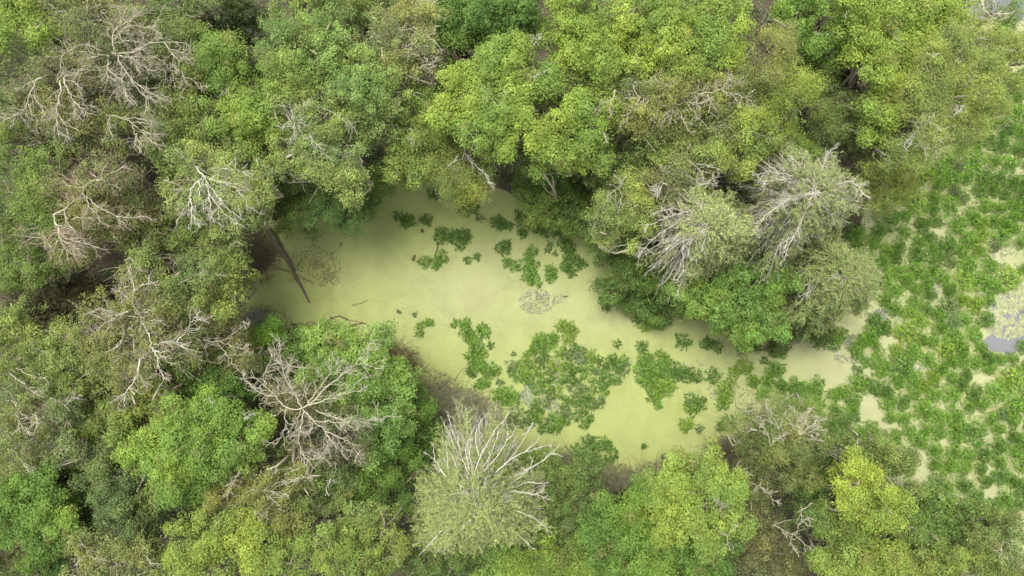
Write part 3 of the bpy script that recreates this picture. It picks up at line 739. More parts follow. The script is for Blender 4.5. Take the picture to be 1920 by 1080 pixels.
T('dying_tree', 'tree with bold cream-coloured crooked limbs running left to right, in the upper right of centre', 'tree', 13.0, 'mixed', (150,154,84), [(1190,185,44,-.2),(1240,175,46,0),(1300,165,46,0),(1350,150,44,0),(1220,235,42,-.8),(1290,225,50,-.2),(1355,215,50,-.2),(1400,180,36,-.4),(1180,225,30,-1)], 'pale', col2='tan', q=1.2,
  dead=dict(hub=(1268,195), z=13.4, r=.09, bark='pale', fine=.8, len=.8, paths=[[1.1,(1268,196),(1262,180),(1261,168),(1248,162),(1225,174),(1200,181),(1172,183)],[.8,(1197,181),(1190,168),(1186,160)],[.7,(1233,178),(1235,200),(1230,220)],[.7,(1208,183),(1197,200),(1195,214)],[.7,(1200,182),(1190,200),(1176,217)],[.8,(1268,195),(1300,192),(1320,192)],
    [.9,(1268,197),(1250,212),(1235,229)],[.8,(1270,200),(1280,225),(1290,242),(1298,252)],[.7,(1287,195),(1297,205),(1306,216)],[1,(1255,154),(1268,168),(1280,177),(1320,175),(1355,168),(1388,180)],[.6,(1328,177),(1332,195),(1328,212)],[.7,(1355,168),(1363,155),(1372,142)],[.7,(1235,152),(1245,158),(1262,170)],
    [.6,(1190,155),(1210,155),(1222,146),(1235,138)],[.7,(1152,168),(1150,185),(1140,206)],[.6,(1385,178),(1400,185),(1408,190)],[.7,(1245,163),(1230,152)],[.5,(1360,168),(1385,155),(1400,150)],[.6,(1215,180),(1213,195)],[.6,(1262,205),(1258,222)]]))
T('broadleaf_tree', 'pale olive leafy tree with thin white arcs of twig, just below the cream-limbed tree', 'tree', 12.0, 'mixed', (146,162,78), [(1290,270,46,0),(1340,270,48,0),(1390,250,44,0),(1425,225,40,-.2),(1400,290,34,-.4),(1240,275,40,-.4),(1440,200,36,-.2)], 'grey', q=1.5,
  dead=dict(z=12.4, r=.04, fine=.7, len=.6, depth=2, paths=[[(1320,240),(1345,235),(1385,232),(1400,222)],[(1350,235),(1355,250),(1350,262)],[(1320,275),(1330,290),(1345,300)],[(1385,225),(1420,250),(1445,262)],[(1440,195),(1480,205),(1500,208)]]))
T('broadleaf_tree', 'yellow-green tree with bright right side, below the pale brown plume, right of the cream-limbed tree', 'tree', 13.6, 'wisp', (158,172,62), [(1470,165,38,0),(1490,130,30,-.3),(1440,205,40,-.4),(1480,215,34,-.8),(1500,175,26,-.6)], 'grey', col2='yellow')
T('dying_tree', 'feathery pale brown plume of a tree, upper right, beside a dark gap', 'tree', 13.9, 'wisp', 'tan', [(1440,95,40,0),(1455,60,30,-.2),(1420,130,36,-.4),(1395,150,30,-.9),(1455,115,26,-.3)], 'grey', col2='brownish')
T('broadleaf_tree', 'mid-green tree at the top edge left of a leaning bare white stem', 'tree', 12.0, 'puff', (118,158,56), [(1500,25,42),(1545,15,42,.2),(1565,55,40,0),(1515,70,34,-.5),(1480,50,30,-1),(1580,90,28,-.8),(1540,110,26,-1.4)], 'grey', gaps=.7)
T('broadleaf_tree', 'tall yellow-green tree in a long column just right of the leaning bare white stem', 'tree', 13.4, 'puff', (152,178,54), [(1640,20,44,.2),(1655,70,40,.3),(1640,110,38,.1),(1650,150,38,0),(1665,190,32,-.3),(1640,205,30,-.6),(1620,45,30,-.4),(1650,235,28,-1)], 'grey', col2='yellow', gaps=.7,
  dead=dict(z=13.2, r=.08, bark='white', fine=.5, len=.5, depth=2, paths=[[(1595,-6),(1592,12),(1585,32)],[.6,(1590,46),(1602,38)],[.6,(1672,62),(1682,75)]]))
T('broadleaf_tree', 'yellow-green tree between the tall column of leaves and the broad soft crown, top right', 'tree', 12.6, 'puff', (146,174,58), [(1705,20,42),(1720,60,36,-.2),(1755,25,40,-.2),(1700,90,30,-.7),(1790,25,26,-.8)], 'grey', q=.95)
T('broadleaf_tree', 'dark olive tree with crossed dead branches, in the shaded gap of the upper right', 'tree', 9.8, 'mixed', (112,132,62), [(1545,140,36),(1570,180,36,-.2),(1530,165,30,-.5),(1600,140,30,-.4),(1590,105,26,0)], 'grey', q=1.3,
  dead=dict(z=10.3, r=.05, fine=.6, len=.6, depth=2, bark='grey', paths=[[(1510,78),(1530,95),(1545,100)],[(1538,85),(1545,72),(1560,65)],[(1565,132),(1585,140),(1605,155),(1622,172)],[(1600,140),(1612,152)],[(1555,165),(1570,158)],[(1620,155),(1622,168),(1640,175)]]))
T('broadleaf_tree', 'round dull olive tree below the shaded gap of the upper right', 'tree', 11.0, 'wisp', (116,134,74), [(1565,215,42),(1590,200,32,-.1),(1550,245,32,-.6),(1600,235,30,-.5)], 'grey')
T('broadleaf_tree', 'very broad soft olive-green tree crown against the marsh, upper right', 'tree', 14.4, 'wisp', (148,162,78), [(1790,90,62,.1),(1760,150,60,.3),(1830,135,56,0),(1800,200,56,0),(1740,210,50,0),(1780,255,44,-.4),(1730,110,46,0),(1850,80,40,-.6),(1820,50,40,-.5),(1845,190,40,-.5),(1740,280,36,-.9),(1700,170,34,-.4),(1700,300,36,-1.0)], 'grey', col2='pale', q=.95,
  dead=dict(hub=(1722,240), z=15.0, r=.035, bark='white', fine=.9, len=.55, depth=2, paths=[[(1715,230),(1720,245),(1732,262),(1735,290)],[(1720,242),(1712,258),(1700,265)],[(1722,240),(1740,228),(1745,212)],[(1735,225),(1755,235),(1765,245)],[(1745,235),(1750,255),(1768,268)],[(1725,238),(1730,222)],[(1785,218),(1800,207)],[(1738,98),(1752,108),(1760,100)],[(1732,255),(1728,275),(1735,285)],[(1700,285),(1695,270),(1705,262)]]))
T('dying_tree', 'tangle of grey dead twigs between the ash-grey tree and the broad soft crown', 'tree', 9.6, 'dry', 'grey', [(1625,265,32),(1650,235,26,-.5),(1660,290,30,-.4)], 'grey', q=1.4)
T('broadleaf_tree', 'low green bush at the right edge below the top corner pool', 'bush', 5.0, 'wisp', (92,138,60), [(1895,65,36),(1900,35,26,-.6),(1870,75,26,-.6)], 'dark')
T('bare_tree', 'sprawling white leafless branch over the water in the top right corner', 'tree', 9.0, 'dry', 'olive', [(1870,18,26,-1.2)], 'pale', q=.8,
  dead=dict(z=9.6, r=.06, bark='white', fine=.5, len=.4, depth=2, paths=[[(1842,-8),(1842,16),(1855,28),(1875,42),(1885,32),(1892,30)],[(1846,20),(1862,26),(1895,26),(1905,20)],[.6,(1842,18),(1835,23)],[.6,(1860,-4),(1868,10)],[.7,(1866,94),(1885,91),(1905,95)]]))
T('broadleaf_tree', 'loose olive branch tips reaching out to the marsh at the right edge of the picture', 'tree', 8.5, 'mixed', (136,154,74), [(1895,100,34,-.3),(1880,140,30,-.6),(1905,160,26,-1)], 'grey', q=1.5)

# ------------------------------------------------------------------ centre right, along the pond
T('broadleaf_bush', 'glossy dark green bush at the top right corner of the pond', 'bush', 5.0, 'shrub', (108,150,56), [(1015,360,36),(1050,345,38,.3),(1075,385,34,-.3),(1030,400,30,-.5),(985,345,26,-.8),(1095,425,24,-.6)], 'dark', col2='green')
T('broadleaf_tree', 'dull small-leaved tree behind the glossy bush at the top right of the pond', 'tree', 9.4, 'mixed', (120,146,76), [(1145,300,42),(1175,265,36,0),(1115,325,32,-.5),(985,300,30,-.8),(1180,310,32,-.3)], 'grey', q=1.6)
T('dying_tree', 'olive tree with thin pale twigs at its centre, right of the glossy pond bush', 'tree', 10.6, 'mixed', (148,160,84), [(1165,360,40),(1145,395,36,-.3),(1190,400,40,0),(1160,435,32,-.6),(1200,355,34,0)], 'pale', q=1.6,
  dead=dict(z=11.0, r=.04, fine=.8, len=.6, depth=2, paths=[[(1175,330),(1165,345),(1140,365),(1128,395)],[(1162,350),(1165,375),(1158,400)],[(1175,355),(1182,385),(1190,400)],[(1150,325),(1168,345)]]))
T('dying_tree', 'tree with a fan of cream and tan dead twigs, directly above the grey-spiked conifer', 'tree', 11.6, 'dry', 'tan', [(1260,330,40),(1235,360,34,-.4),(1285,320,34,-.2),(1225,320,28,-.8),(1300,350,28,-.6)], 'pale', col2='tan', q=1.2,
  dead=dict(hub=(1262,310), z=12.0, r=.055, bark='white', fine=1.0, len=.7, paths=[[(1285,322),(1270,310),(1262,304),(1255,312)],[(1290,300),(1305,310),(1315,325),(1320,335)],[(1305,308),(1330,310),(1348,318)],[(1262,305),(1248,318),(1240,322)],[(1250,345),(1235,342),(1222,350)],[(1245,343),(1235,360),(1228,368)],[(1266,303),(1275,300)],[(1285,322),(1295,332),(1318,345)],[(1262,300),(1262,285)],[(1310,350),(1345,330)]]))
conifer('conifer_tree', 'olive feathery conifer with long grey bare spikes on its left side, right of the pond', 13.6, 1328, 422, 122, 'feather', dead_sector=[(135,265,.85),(95,135,.5)], nb=460, group=G_CAN,
  dead=dict(hub=(1300,400), z=12.4, r=.05, paths=[[(1300,405),(1270,420),(1235,437),(1196,482)],[(1300,410),(1275,435),(1262,455),(1250,470)],[(1290,420),(1283,440),(1280,480),(1284,510),(1268,528)],[(1300,400),(1265,392),(1240,394),(1225,404)],[(1305,385),(1280,368),(1268,355)],[(1300,395),(1255,405),(1212,424)],[(1305,410),(1295,450),(1290,480)]], tw=1.0))
conifer('conifer_tree', 'big ash-grey bristling tree of bare feathery boughs, second large tree right of the pond', 14.6, 1530, 358, 136, 'grey', dead_sector=[(135,250,.8),(-60,135,.5),(250,300,.5)], nb=760, group=G_CAN, col2='feather', needle=1.0,
  dead=dict(hub=(1530,350), z=14, r=.05, paths=[[(1530,350),(1480,370),(1440,400),(1412,435)],[(1525,345),(1480,335),(1430,340)],[(1535,340),(1545,300),(1560,280)],[(1520,370),(1500,420),(1475,470),(1470,490)],[(1520,360),(1470,380),(1415,420)],[(1530,340),(1500,310),(1480,290)],[(1550,345),(1600,340),(1628,370)],[(1480,445),(1468,470),(1478,480)],[(1490,330),(1440,320),(1410,330)],[(1485,305),(1490,325)]], tw=1.3))
conifer('conifer_tree', 'fuzzy olive-grey tree at the tip of the wood, beside the marsh, below the ash-grey tree', 11.5, 1588, 522, 100, 'olive', needle=1.35, dead_sector=[(150,215,.45)], nb=420, group=G_CAN, col2='feather',
  dead=dict(hub=(1570,520), z=9.5, r=.035, paths=[[(1540,520),(1520,530),(1515,545)],[(1540,525),(1505,560),(1492,575)],[(1560,520),(1535,515)]]))
T('broadleaf_bush', 'large leafy bright green bush with pale flecks, at the shore between the two conifers', 'bush', 7.6, 'shrub', (104,158,58), [(1400,580,44,0),(1440,545,42,.2),(1370,540,40,0),(1340,575,34,-.6),(1440,590,36,-.3),(1405,615,30,-.8),(1465,520,26,-.2),(1300,545,34,-.8),(1380,500,36,.1)], 'dark', col2='yellow')
T('broadleaf_bush', 'dark green shoreline bush at the right bank of the pond, under the grey-spiked conifer', 'bush', 4.6, 'shrub', (102,142,52), [(1150,460,34,0),(1195,480,36,.2),(1165,510,30,-.3),(1210,520,30,-.2),(1240,490,30,0),(1130,430,26,-.3),(1250,540,28,-.5),(1150,545,22,-1)], 'dark', col2='green')
T('broadleaf_bush', 'dark low bush at the water where the channel to the marsh begins', 'bush', 2.6, 'shrub', (92,130,50), [(1228,560,24),(1225,590,20,-.4),(1245,600,20,-.4),(1272,575,22,.2),(1205,565,20,-.4),(1165,560,18,-.6)], 'dark')
T('broadleaf_bush', 'dull dark bush under the right edge of the olive-grey tree by the channel', 'bush', 3.6, 'mixed', (78,108,56), [(1500,610,30),(1545,620,26,-.4),(1475,635,22,-.6),(1390,635,24,-.6)], 'dark', q=2)
T('broadleaf_tree', 'small green tree in the gap between the pale olive tree and the ash-grey tree', 'tree', 10.0, 'wisp', (122,152,60), [(1470,290,36),(1440,310,30,-.4),(1500,265,30,-.4),(1520,290,26,-.8),(1430,335,24,-1)], 'grey')
T('broadleaf_tree', 'olive tree bordering the marsh, right of the ash-grey tree', 'tree', 9.6, 'wisp', (138,152,74), [(1665,330,42),(1630,320,32,-.3),(1640,365,34,-.6),(1690,340,26,-.7)], 'grey')

# ------------------------------------------------------------------ left, middle
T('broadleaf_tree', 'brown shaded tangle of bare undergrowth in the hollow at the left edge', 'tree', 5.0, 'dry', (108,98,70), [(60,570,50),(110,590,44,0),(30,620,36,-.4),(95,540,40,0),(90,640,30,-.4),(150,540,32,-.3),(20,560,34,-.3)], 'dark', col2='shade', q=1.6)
T('broadleaf_tree', 'olive leafy tree right of the shaded hollow, over the muddy corner of the pond', 'tree', 11.2, 'mixed', (132,146,78), [(350,500,46,0),(400,510,44,0),(430,545,34,-.5),(330,560,44,0),(385,565,40,-.2),(300,510,36,-.2),(450,510,24,-.6),(435,480,22,-.8)], 'grey', q=1.5,
  dead=dict(z=11.7, r=.05, fine=.7, len=.6, depth=2, paths=[[(330,536),(350,527),(370,514),(400,510),(425,519)],[.7,(375,508),(376,526)],[.7,(400,510),(415,503)],[(235,487),(243,485),(255,489),(266,508),(280,525),(295,540)],[.8,(250,489),(240,508),(243,535)],[.6,(375,500),(378,490)],[.7,(420,480),(430,463),(445,452)]]))
T('dying_tree', 'tree with a kinked whitish trunk-like limb running down its middle, left of the pond', 'tree', 12.6, 'dry', 'tan', [(270,580,46,0),(250,540,40,-.3),(230,620,46,-.3),(300,620,42,-.3),(280,675,46,-.3),(330,660,40,-.8),(220,670,42,-.8),(200,580,44,-.6),(170,610,36,-1),(240,720,36,-1),(180,660,34,-1)], 'pale', col2='olive', q=1.5,
  dead=dict(hub=(272,612), z=13.0, r=.10, bark='white', tb='pink', fine=.9, len=.9, paths=[[.9,(252,538),(251,552),(246,563),(250,573),(262,588),(268,606)],[1.3,(268,606),(275,618),(281,632),(286,652)],[1,(286,652),(296,672),(298,690),(307,712)],[.8,(268,608),(285,600),(305,602)],[.8,(288,646),(305,642),(330,640),(342,650)],[.6,(332,640),(350,620),(364,595),(378,584)],[.6,(364,595),(392,606)],
    [.9,(288,655),(305,668),(322,684)],[1,(262,672),(260,698),(246,725),(235,738),(216,750)],[.8,(258,700),(265,706),(269,717)],[.7,(246,563),(235,556),(224,545)],[.7,(240,583),(225,592),(205,586)],[.6,(225,592),(205,600),(195,606)],[.7,(252,538),(246,522),(240,500)],[.7,(250,548),(265,535),(278,530)],[.7,(290,660),(308,660),(318,656)],[.6,(286,650),(270,668),(262,675)],[.6,(235,738),(232,760)]]))
T('dying_tree', 'sparse tree with flat white forked branches pointing right, at the left shore below the mud', 'tree', 10.0, 'mixed', (128,128,82), [(400,650,42),(430,615,34,-.2),(440,660,36,-.4),(390,690,34,-.5),(430,700,30,-1),(360,640,30,-.2),(400,600,30,-.5)], 'pink', col2='brownish', q=1.3,
  dead=dict(z=10.4, r=.055, bark='pale', fine=.9, len=.7, paths=[[(348,632),(375,636),(395,640),(410,642),(430,632),(450,615)],[.9,(408,642),(420,658),(438,680),(458,705)],[.7,(412,640),(435,648),(462,655)],[.6,(450,615),(455,600),(466,608)],[.6,(395,640),(385,655)],[.6,(430,665),(450,665),(468,660)]]))
T('broadleaf_tree', 'olive-green tree at the left edge below the brown hollow', 'tree', 11.0, 'mixed', (134,150,76), [(35,640,44),(80,665,44,0),(25,690,38,-.3),(130,680,40,0),(120,635,28,-.6),(165,700,36,-.3),(80,710,38,-.6),(20,620,34,-.4)], 'grey', q=1.5,
  dead=dict(z=11.3, r=.05, bark='grey', fine=.6, len=.5, depth=2, paths=[[(58,650),(72,655),(82,658),(100,665)],[(60,650),(62,640)]]))
T('dying_tree', 'brown-olive tree with scattered grey twigs at the left edge of the lower half', 'tree', 11.6, 'dry', 'brownish', [(30,760,48),(80,780,46,0),(50,830,46,-.3),(20,720,38,-.3),(105,830,42,-.4),(20,860,36,-.8),(120,745,38,-.4),(90,870,34,-.9)], 'pale', q=1.9,
  dead=dict(z=12, r=.045, fine=.9, len=.7, depth=2, paths=[[(20,700),(45,720),(70,740)],[(22,750),(40,775),(60,790)],[(65,772),(70,785),(69,800)],[(95,745),(115,757),(132,770)],[(120,760),(135,745),(155,742)],[(30,780),(42,800),(60,812)],[(20,840),(40,862),(55,885)],[(30,690),(60,705),(85,710)]]))
T('broadleaf_bush', 'small round lime-green bush with pale twigs on top, left of the puffy bright green tree', 'bush', 8.4, 'puff', (148,168,58), [(165,795,30),(145,785,18,-.5),(185,790,20,-.4)], 'grey', dead=dict(z=8.8, r=.03, fine=.7, len=.4, depth=2, paths=[[(172,770),(160,778),(156,785)],[(172,770),(185,775)],[(173,770),(170,782)]]))
T('dying_tree', 'drab olive tree around the small lime-green bush', 'tree', 9.2, 'mixed', 'brownish', [(215,770,44,.5),(180,740,34,-.4),(245,790,34,.2),(165,845,40,-.4),(200,860,36,-.5),(150,720,34,-.6),(235,835,30,-.4)], 'grey', col2='olive', q=1.7,
  dead=dict(z=10.0, r=.05, bark='white', fine=.5, len=.4, depth=2, paths=[[(175,705),(178,722),(185,735)],[(190,865),(205,885),(235,908)]]))
T('broadleaf_tree', 'yellow-olive tree below the kinked white limb', 'tree', 10.4, 'puff', (140,156,66), [(220,790,36,0),(275,765,36,0),(300,735,28,-.4),(255,735,30,0)], 'grey', q=.8)
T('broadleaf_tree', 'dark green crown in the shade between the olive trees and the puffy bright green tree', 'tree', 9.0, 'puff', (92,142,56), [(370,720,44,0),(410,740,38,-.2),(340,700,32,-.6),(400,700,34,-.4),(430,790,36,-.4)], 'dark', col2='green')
T('broadleaf_tree', 'big puffy bright green tree crown in the lower left, left of the dead star tree', 'tree', 12.6, 'puff', (126,168,60), [(300,790,38,0),(345,800,42,.2),(390,780,40,0),(290,840,42,0),(330,860,46,.3),(280,885,40,-.2),(310,910,34,-.4),(370,860,40,0),(405,830,42,.2),(440,835,40,0),(425,780,30,-.4),(465,810,32,-.4),(360,910,28,-.8)], 'grey', col2='yellow', gaps=.8, q=1.05,
  dead=dict(z=12.8, r=.035, bark='white', fine=.4, len=.3, depth=1, paths=[[(458,788),(470,778),(482,773)],[(458,788),(460,775)],[(392,745),(400,762)],[(343,862),(355,872)]]))
T('broadleaf_bush', 'small bright green bush at the left shore, above the star-limbed dead tree', 'bush', 6.0, 'wisp', (104,160,40), [(492,630,26),(490,658,22,-.4),(510,620,16,-.6),(480,675,16,-.8)], 'dark', q=1.2)
T('broadleaf_tree', 'green tree leaning out over the lower left shore, right of the dead star tree', 'tree', 10.0, 'shrub', (122,166,70), [(650,640,48,.2),(610,640,36,0),(690,640,38,-.2),(660,690,48,.2),(705,690,40,-.2),(690,740,44,0),(735,735,38,-.6),(760,775,34,-.9),(720,790,42,-.3),(600,690,34,-.4),(680,830,42,-.3),(750,720,28,-.8),(640,770,40,0),(600,740,36,-.4)], 'dark', col2='ygreen')
T('broadleaf_bush', 'dark green bush between the small bright bush and the green tree leaning over the shore', 'bush', 6.2, 'shrub', 'deep', [(565,650,30),(555,690,32,-.3),(585,675,26,-.2)], 'dark', col2='green')
T('bare_tree', 'leafless tree with a star of grey-white limbs spread over the lower left shore', 'dead tree', 12.6, 'dry', (132,124,96), [(570,760,46,-1.6),(530,740,40,-1.8),(620,800,42,-1.8),(590,700,34,-2.4),(660,850,36,-2),(560,860,36,-2.4),(500,700,34,-2.4)], 'grey', col2='grey', q=.8,
  dead=dict(hub=(567,765), z=13.2, r=.08, bark='pale', tb='pale', fine=1.0, len=1.0, paths=[
   [1.1,(567,765),(590,750),(600,738),(612,723),(625,716),(645,702),(668,683),(680,660),(690,648),(706,637)],[.6,(668,683),(690,683),(708,692)],[.9,(577,758),(600,728),(618,700),(630,680),(634,668)],[1,(580,760),(600,754),(620,748),(650,736),(675,733),(690,722)],[.5,(655,733),(664,722),(672,713)],
   [1,(566,764),(550,735),(535,708),(529,690),(523,660),(524,633)],[.6,(525,682),(512,672),(503,652)],[.6,(530,695),(540,685),(548,677)],[1.1,(567,765),(555,768),(538,766),(525,755),(518,742),(505,732),(487,712),(470,708)],[.8,(518,744),(500,743),(480,732),(458,710)],[.6,(498,725),(495,703),(506,680)],
   [.5,(520,738),(523,712)],[.6,(520,740),(535,736),(550,737)],[.7,(535,768),(533,785),(540,800),(530,815),(516,832)],[.9,(570,772),(563,800),(560,828),(567,853),(580,866),(592,880)],[1.1,(568,768),(590,792),(608,808),(622,825),(635,845),(652,863)],[.8,(608,808),(640,820),(660,832),(672,852)],
   [.8,(588,788),(630,793),(670,790),(690,790),(702,782)],[.8,(592,768),(620,782),(655,790)],[.6,(577,755),(572,730),(568,712)],[.6,(564,766),(557,790),(556,805)],[.6,(576,772),(585,800),(580,815)],[.5,(618,822),(612,845),(605,860)],[.6,(690,790),(712,785),(728,780)]]))
T('broadleaf_tree', 'tall narrow green bush along the muddy bank, right of the leaning green tree', 'bush', 5.4, 'shrub', (92,144,52), [(775,750,30),(785,790,28,-.2),(740,800,34,0),(770,830,30,-.2),(730,840,30,-.2),(795,830,20,-.6)], 'dark', col2='ygreen')

# ------------------------------------------------------------------ lower left and bottom
T('broadleaf_tree', 'rounded green tree crown at the bottom left corner', 'tree', 12.0, 'puff', (104,152,54), [(40,930,40),(85,945,44,.2),(60,985,42,0),(30,970,34,-.3),(110,985,30,-.4),(90,910,30,-.4),(75,1020,30,-.5),(15,925,30,-.7)], 'dark', col2='ygreen', gaps=.7)
T('broadleaf_tree', 'deep green tree at the left edge of the bottom, beside the rounded green crown', 'tree', 9.0, 'puff', (88,138,58), [(140,975,40),(180,930,36,-.2),(120,1040,36,-.6),(140,900,34,-.4)], 'dark', col2='green')
T('dying_tree', 'dark olive tree in the very bottom left corner', 'tree', 9.6, 'mixed', (100,122,62), [(25,1050,42),(80,1070,40,-.4)], 'dark', q=1.7)
T('broadleaf_tree', 'bluish olive tree with a small brown opening at its right, near the bottom left', 'tree', 11.0, 'mixed', (116,138,84), [(220,935,44),(260,960,44,0),(225,985,40,-.2),(290,930,34,-.4),(190,900,34,-.4),(270,1005,34,-.4)], 'grey', q=1.8)
T('dying_tree', 'pale tree with tangled cream twigs at the bottom edge, left', 'tree', 11.8, 'mixed', (142,146,90), [(170,1040,42),(215,1060,42,0),(265,1050,38,-.2),(150,1075,30,-.5)], 'pale', q=1.5,
  dead=dict(z=12.2, r=.035, fine=1, len=.5, depth=2, paths=[[(165,1040),(150,1050),(140,1062)],[(165,1040),(180,1050),(200,1052)],[(165,1040),(160,1025),(150,1015)],[(270,1040),(285,1055),(300,1060)]]))
T('dying_tree', 'yellow-tan tree with cream fanned limbs, right of the puffy bright green tree', 'tree', 11.6, 'mixed', (158,154,80), [(490,930,46,0),(440,910,36,-.3),(530,950,40,-.2),(500,975,38,-.4),(425,950,30,-.5),(545,905,34,-.6),(455,870,26,-.8)], 'pale', col2='tan', q=1.5,
  dead=dict(hub=(495,922), z=12.0, r=.05, fine=.9, len=.8, paths=[[(495,922),(490,945),(488,965)],[(495,922),(510,935),(525,950)],[(495,920),(520,905),(545,900)],[(495,920),(508,895),(520,880)],[(440,900),(430,920),(425,930)],[(440,895),(455,880),(465,877)],[(425,912),(440,900),(448,888)],[(600,892),(575,895),(555,897)],[(495,922),(478,915),(462,925)],[(497,920),(515,922),(540,930)]]))
T('broadleaf_tree', 'yellow-olive leafy tree at the bottom edge below the cream fanned limbs', 'tree', 11.8, 'puff', (146,164,66), [(350,1030,44),(400,1010,44,.2),(440,1040,44,0),(370,985,34,-.3),(330,1065,34,-.3),(470,1000,30,-.4),(480,1055,36,-.2)], 'grey', gaps=.7, q=.9)
T('broadleaf_tree', 'light green tree at the bottom edge with one thin upright white stick', 'tree', 11.4, 'mixed', (138,162,66), [(560,1040,44),(520,1060,34,0),(600,1010,36,-.2),(640,1050,42,0),(660,1010,34,-.2),(690,1050,32,-.4)], 'grey', q=1.9,
  dead=dict(z=11.8, r=.04, bark='white', fine=.2, len=.2, depth=1, paths=[[(618,975),(618,990),(617,1008),(616,1025)]]))
T('broadleaf_tree', 'olive tree below the dead star tree, with a hanging bare zigzag twig', 'tree', 10.0, 'mixed', (126,142,78), [(560,900,40),(600,880,36,-.3),(620,920,36,-.5),(590,950,34,-.6),(545,860,30,-1)], 'grey', q=1.6,
  dead=dict(z=10.6, r=.04, bark='white', fine=.6, len=.4, depth=2, paths=[[(630,870),(628,885),(620,898),(612,915),(617,930)],[.7,(620,898),(632,905)]]))
T('broadleaf_tree', 'deep green shaded tree left of the great silver conifer', 'tree', 8.0, 'wisp', (92,136,58), [(700,900,46),(660,940,40,-.3),(720,860,40,-.3),(740,930,36,-.4),(690,970,36,-.6),(650,890,34,-.3),(770,870,34,-1),(640,985,30,-.6)], 'dark', q=1.0)
T('broadleaf_tree', 'light olive tree left of the lower edge of the great silver conifer', 'tree', 10.8, 'mixed', (142,158,84), [(700,980,36),(670,975,34,-.2),(725,1010,34,-.4),(735,1050,34,-.6),(700,1070,30,-.4)], 'grey', q=1.7)
conifer('conifer_tree', 'great silver conifer at the bottom centre with white dead boughs pointing at the pond', 14.8, 893, 962, 138, 'feather', dead_sector=[(35,125,.60),(-25,35,.40),(125,170,.22),(170,335,.06)], nb=1150, group=G_CAN, col2='pale', needle=1.0,
  dead=dict(hub=(890,925), z=13.2, r=.08, tw=.7, len=.45, jit=.02, paths=[[1.2,(885,900),(905,845),(925,812),(940,792),(958,771)],[.8,(898,855),(890,815),(902,788),(916,774)],[.8,(887,890),(880,850),(884,820)],[1,(895,895),(930,860),(948,832),(952,810),(950,798)],[.7,(950,825),(962,815),(965,800)],[1,(930,885),(955,862),(985,847),(1028,835)],[.8,(985,847),(1005,830),(1010,822)],[1,(835,892),(815,862),(800,850)],[.7,(815,862),(812,835),(806,828)],[.8,(840,880),(839,850),(836,830)],
    [.9,(965,920),(990,925),(1015,930),(1030,937)],[.7,(1000,928),(1018,920),(1022,912)],[.8,(970,898),(990,882),(1000,862)],[.8,(990,903),(1010,906),(1028,905)],[.8,(970,958),(1000,970),(1024,990)],[.9,(830,993),(805,1020),(786,1042)],[.6,(980,1010),(990,1020),(1000,1030)],[.6,(893,1015),(900,1000)],[.8,(880,890),(862,850),(858,820)],[.8,(905,880),(925,840),(935,810)],[.7,(1000,792),(990,808),(982,816)],[.7,(1035,850),(1055,856)],[.6,(1022,862),(1030,850),(1042,842)],[.9,(880,880),(872,840),(890,800)]]))
T('broadleaf_tree', 'greyish green tree touching the right side of the great silver conifer', 'tree', 8.6, 'mixed', (104,134,72), [(1060,900,38),(1095,925,38,0),(1045,950,36,-.2),(1100,885,30,-.4),(1065,985,36,-.2),(1030,1010,30,-.6),(1020,870,24,-1)], 'grey', q=1.9)
T('broadleaf_tree', 'fresh green tree at the bottom edge, right of the great silver conifer', 'tree', 11.2, 'puff', (112,160,54), [(1150,970,42),(1190,945,38,-.1),(1170,1010,44,.2),(1215,1000,42,0),(1135,1030,38,-.2),(1180,1060,42,0),(1235,1050,36,-.2),(1110,985,26,-.7)], 'dark', col2='ygreen', gaps=.7)
T('broadleaf_tree', 'yellow-green tree with small bare grey forks, at the bottom of the pond', 'tree', 12.4, 'puff', (146,172,70), [(1290,910,42,0),(1335,905,40,0),(1270,950,42,0),(1320,950,46,.2),(1365,940,34,-.3),(1300,1000,44,0),(1350,985,40,-.1),(1255,900,26,-.6),(1380,980,24,-.7)], 'grey', col2='yellow', gaps=.8,
  dead=dict(z=12.9, r=.045, bark='pale', fine=.9, len=.5, paths=[[(1362,1005),(1372,995),(1380,985)],[(1362,1003),(1350,1000)],[(1345,950),(1340,935)],[(1343,962),(1360,968)],[(1338,962),(1350,952),(1370,945)],[(1362,1005),(1368,1030)],[(1285,993),(1300,998),(1316,1010)]]))
T('broadleaf_tree', 'vivid green tree at the bottom edge under the yellow-green forked tree', 'tree', 10.2, 'puff', (106,158,52), [(1325,1055,40),(1285,1050,38,0),(1290,1075,34,0),(1345,1075,34,-.2)], 'dark', col2='green')
T('broadleaf_tree', 'green and yellow bottom-edge tree directly below the great silver conifer', 'tree', 10.0, 'puff', (128,158,58), [(970,1060,40),(1010,1040,36,-.2),(1050,1060,40,0),(1090,1050,34,-.3),(930,1080,30,-.4),(1100,1085,34,-.2)], 'grey', q=.9)
T('broadleaf_tree', 'dull green tree in the bottom edge, left below the great silver conifer', 'tree', 9.0, 'mixed', (104,134,62), [(800,1065,42),(850,1075,42,0),(760,1050,30,-.6),(900,1075,34,-.3)], 'grey', q=1.7)
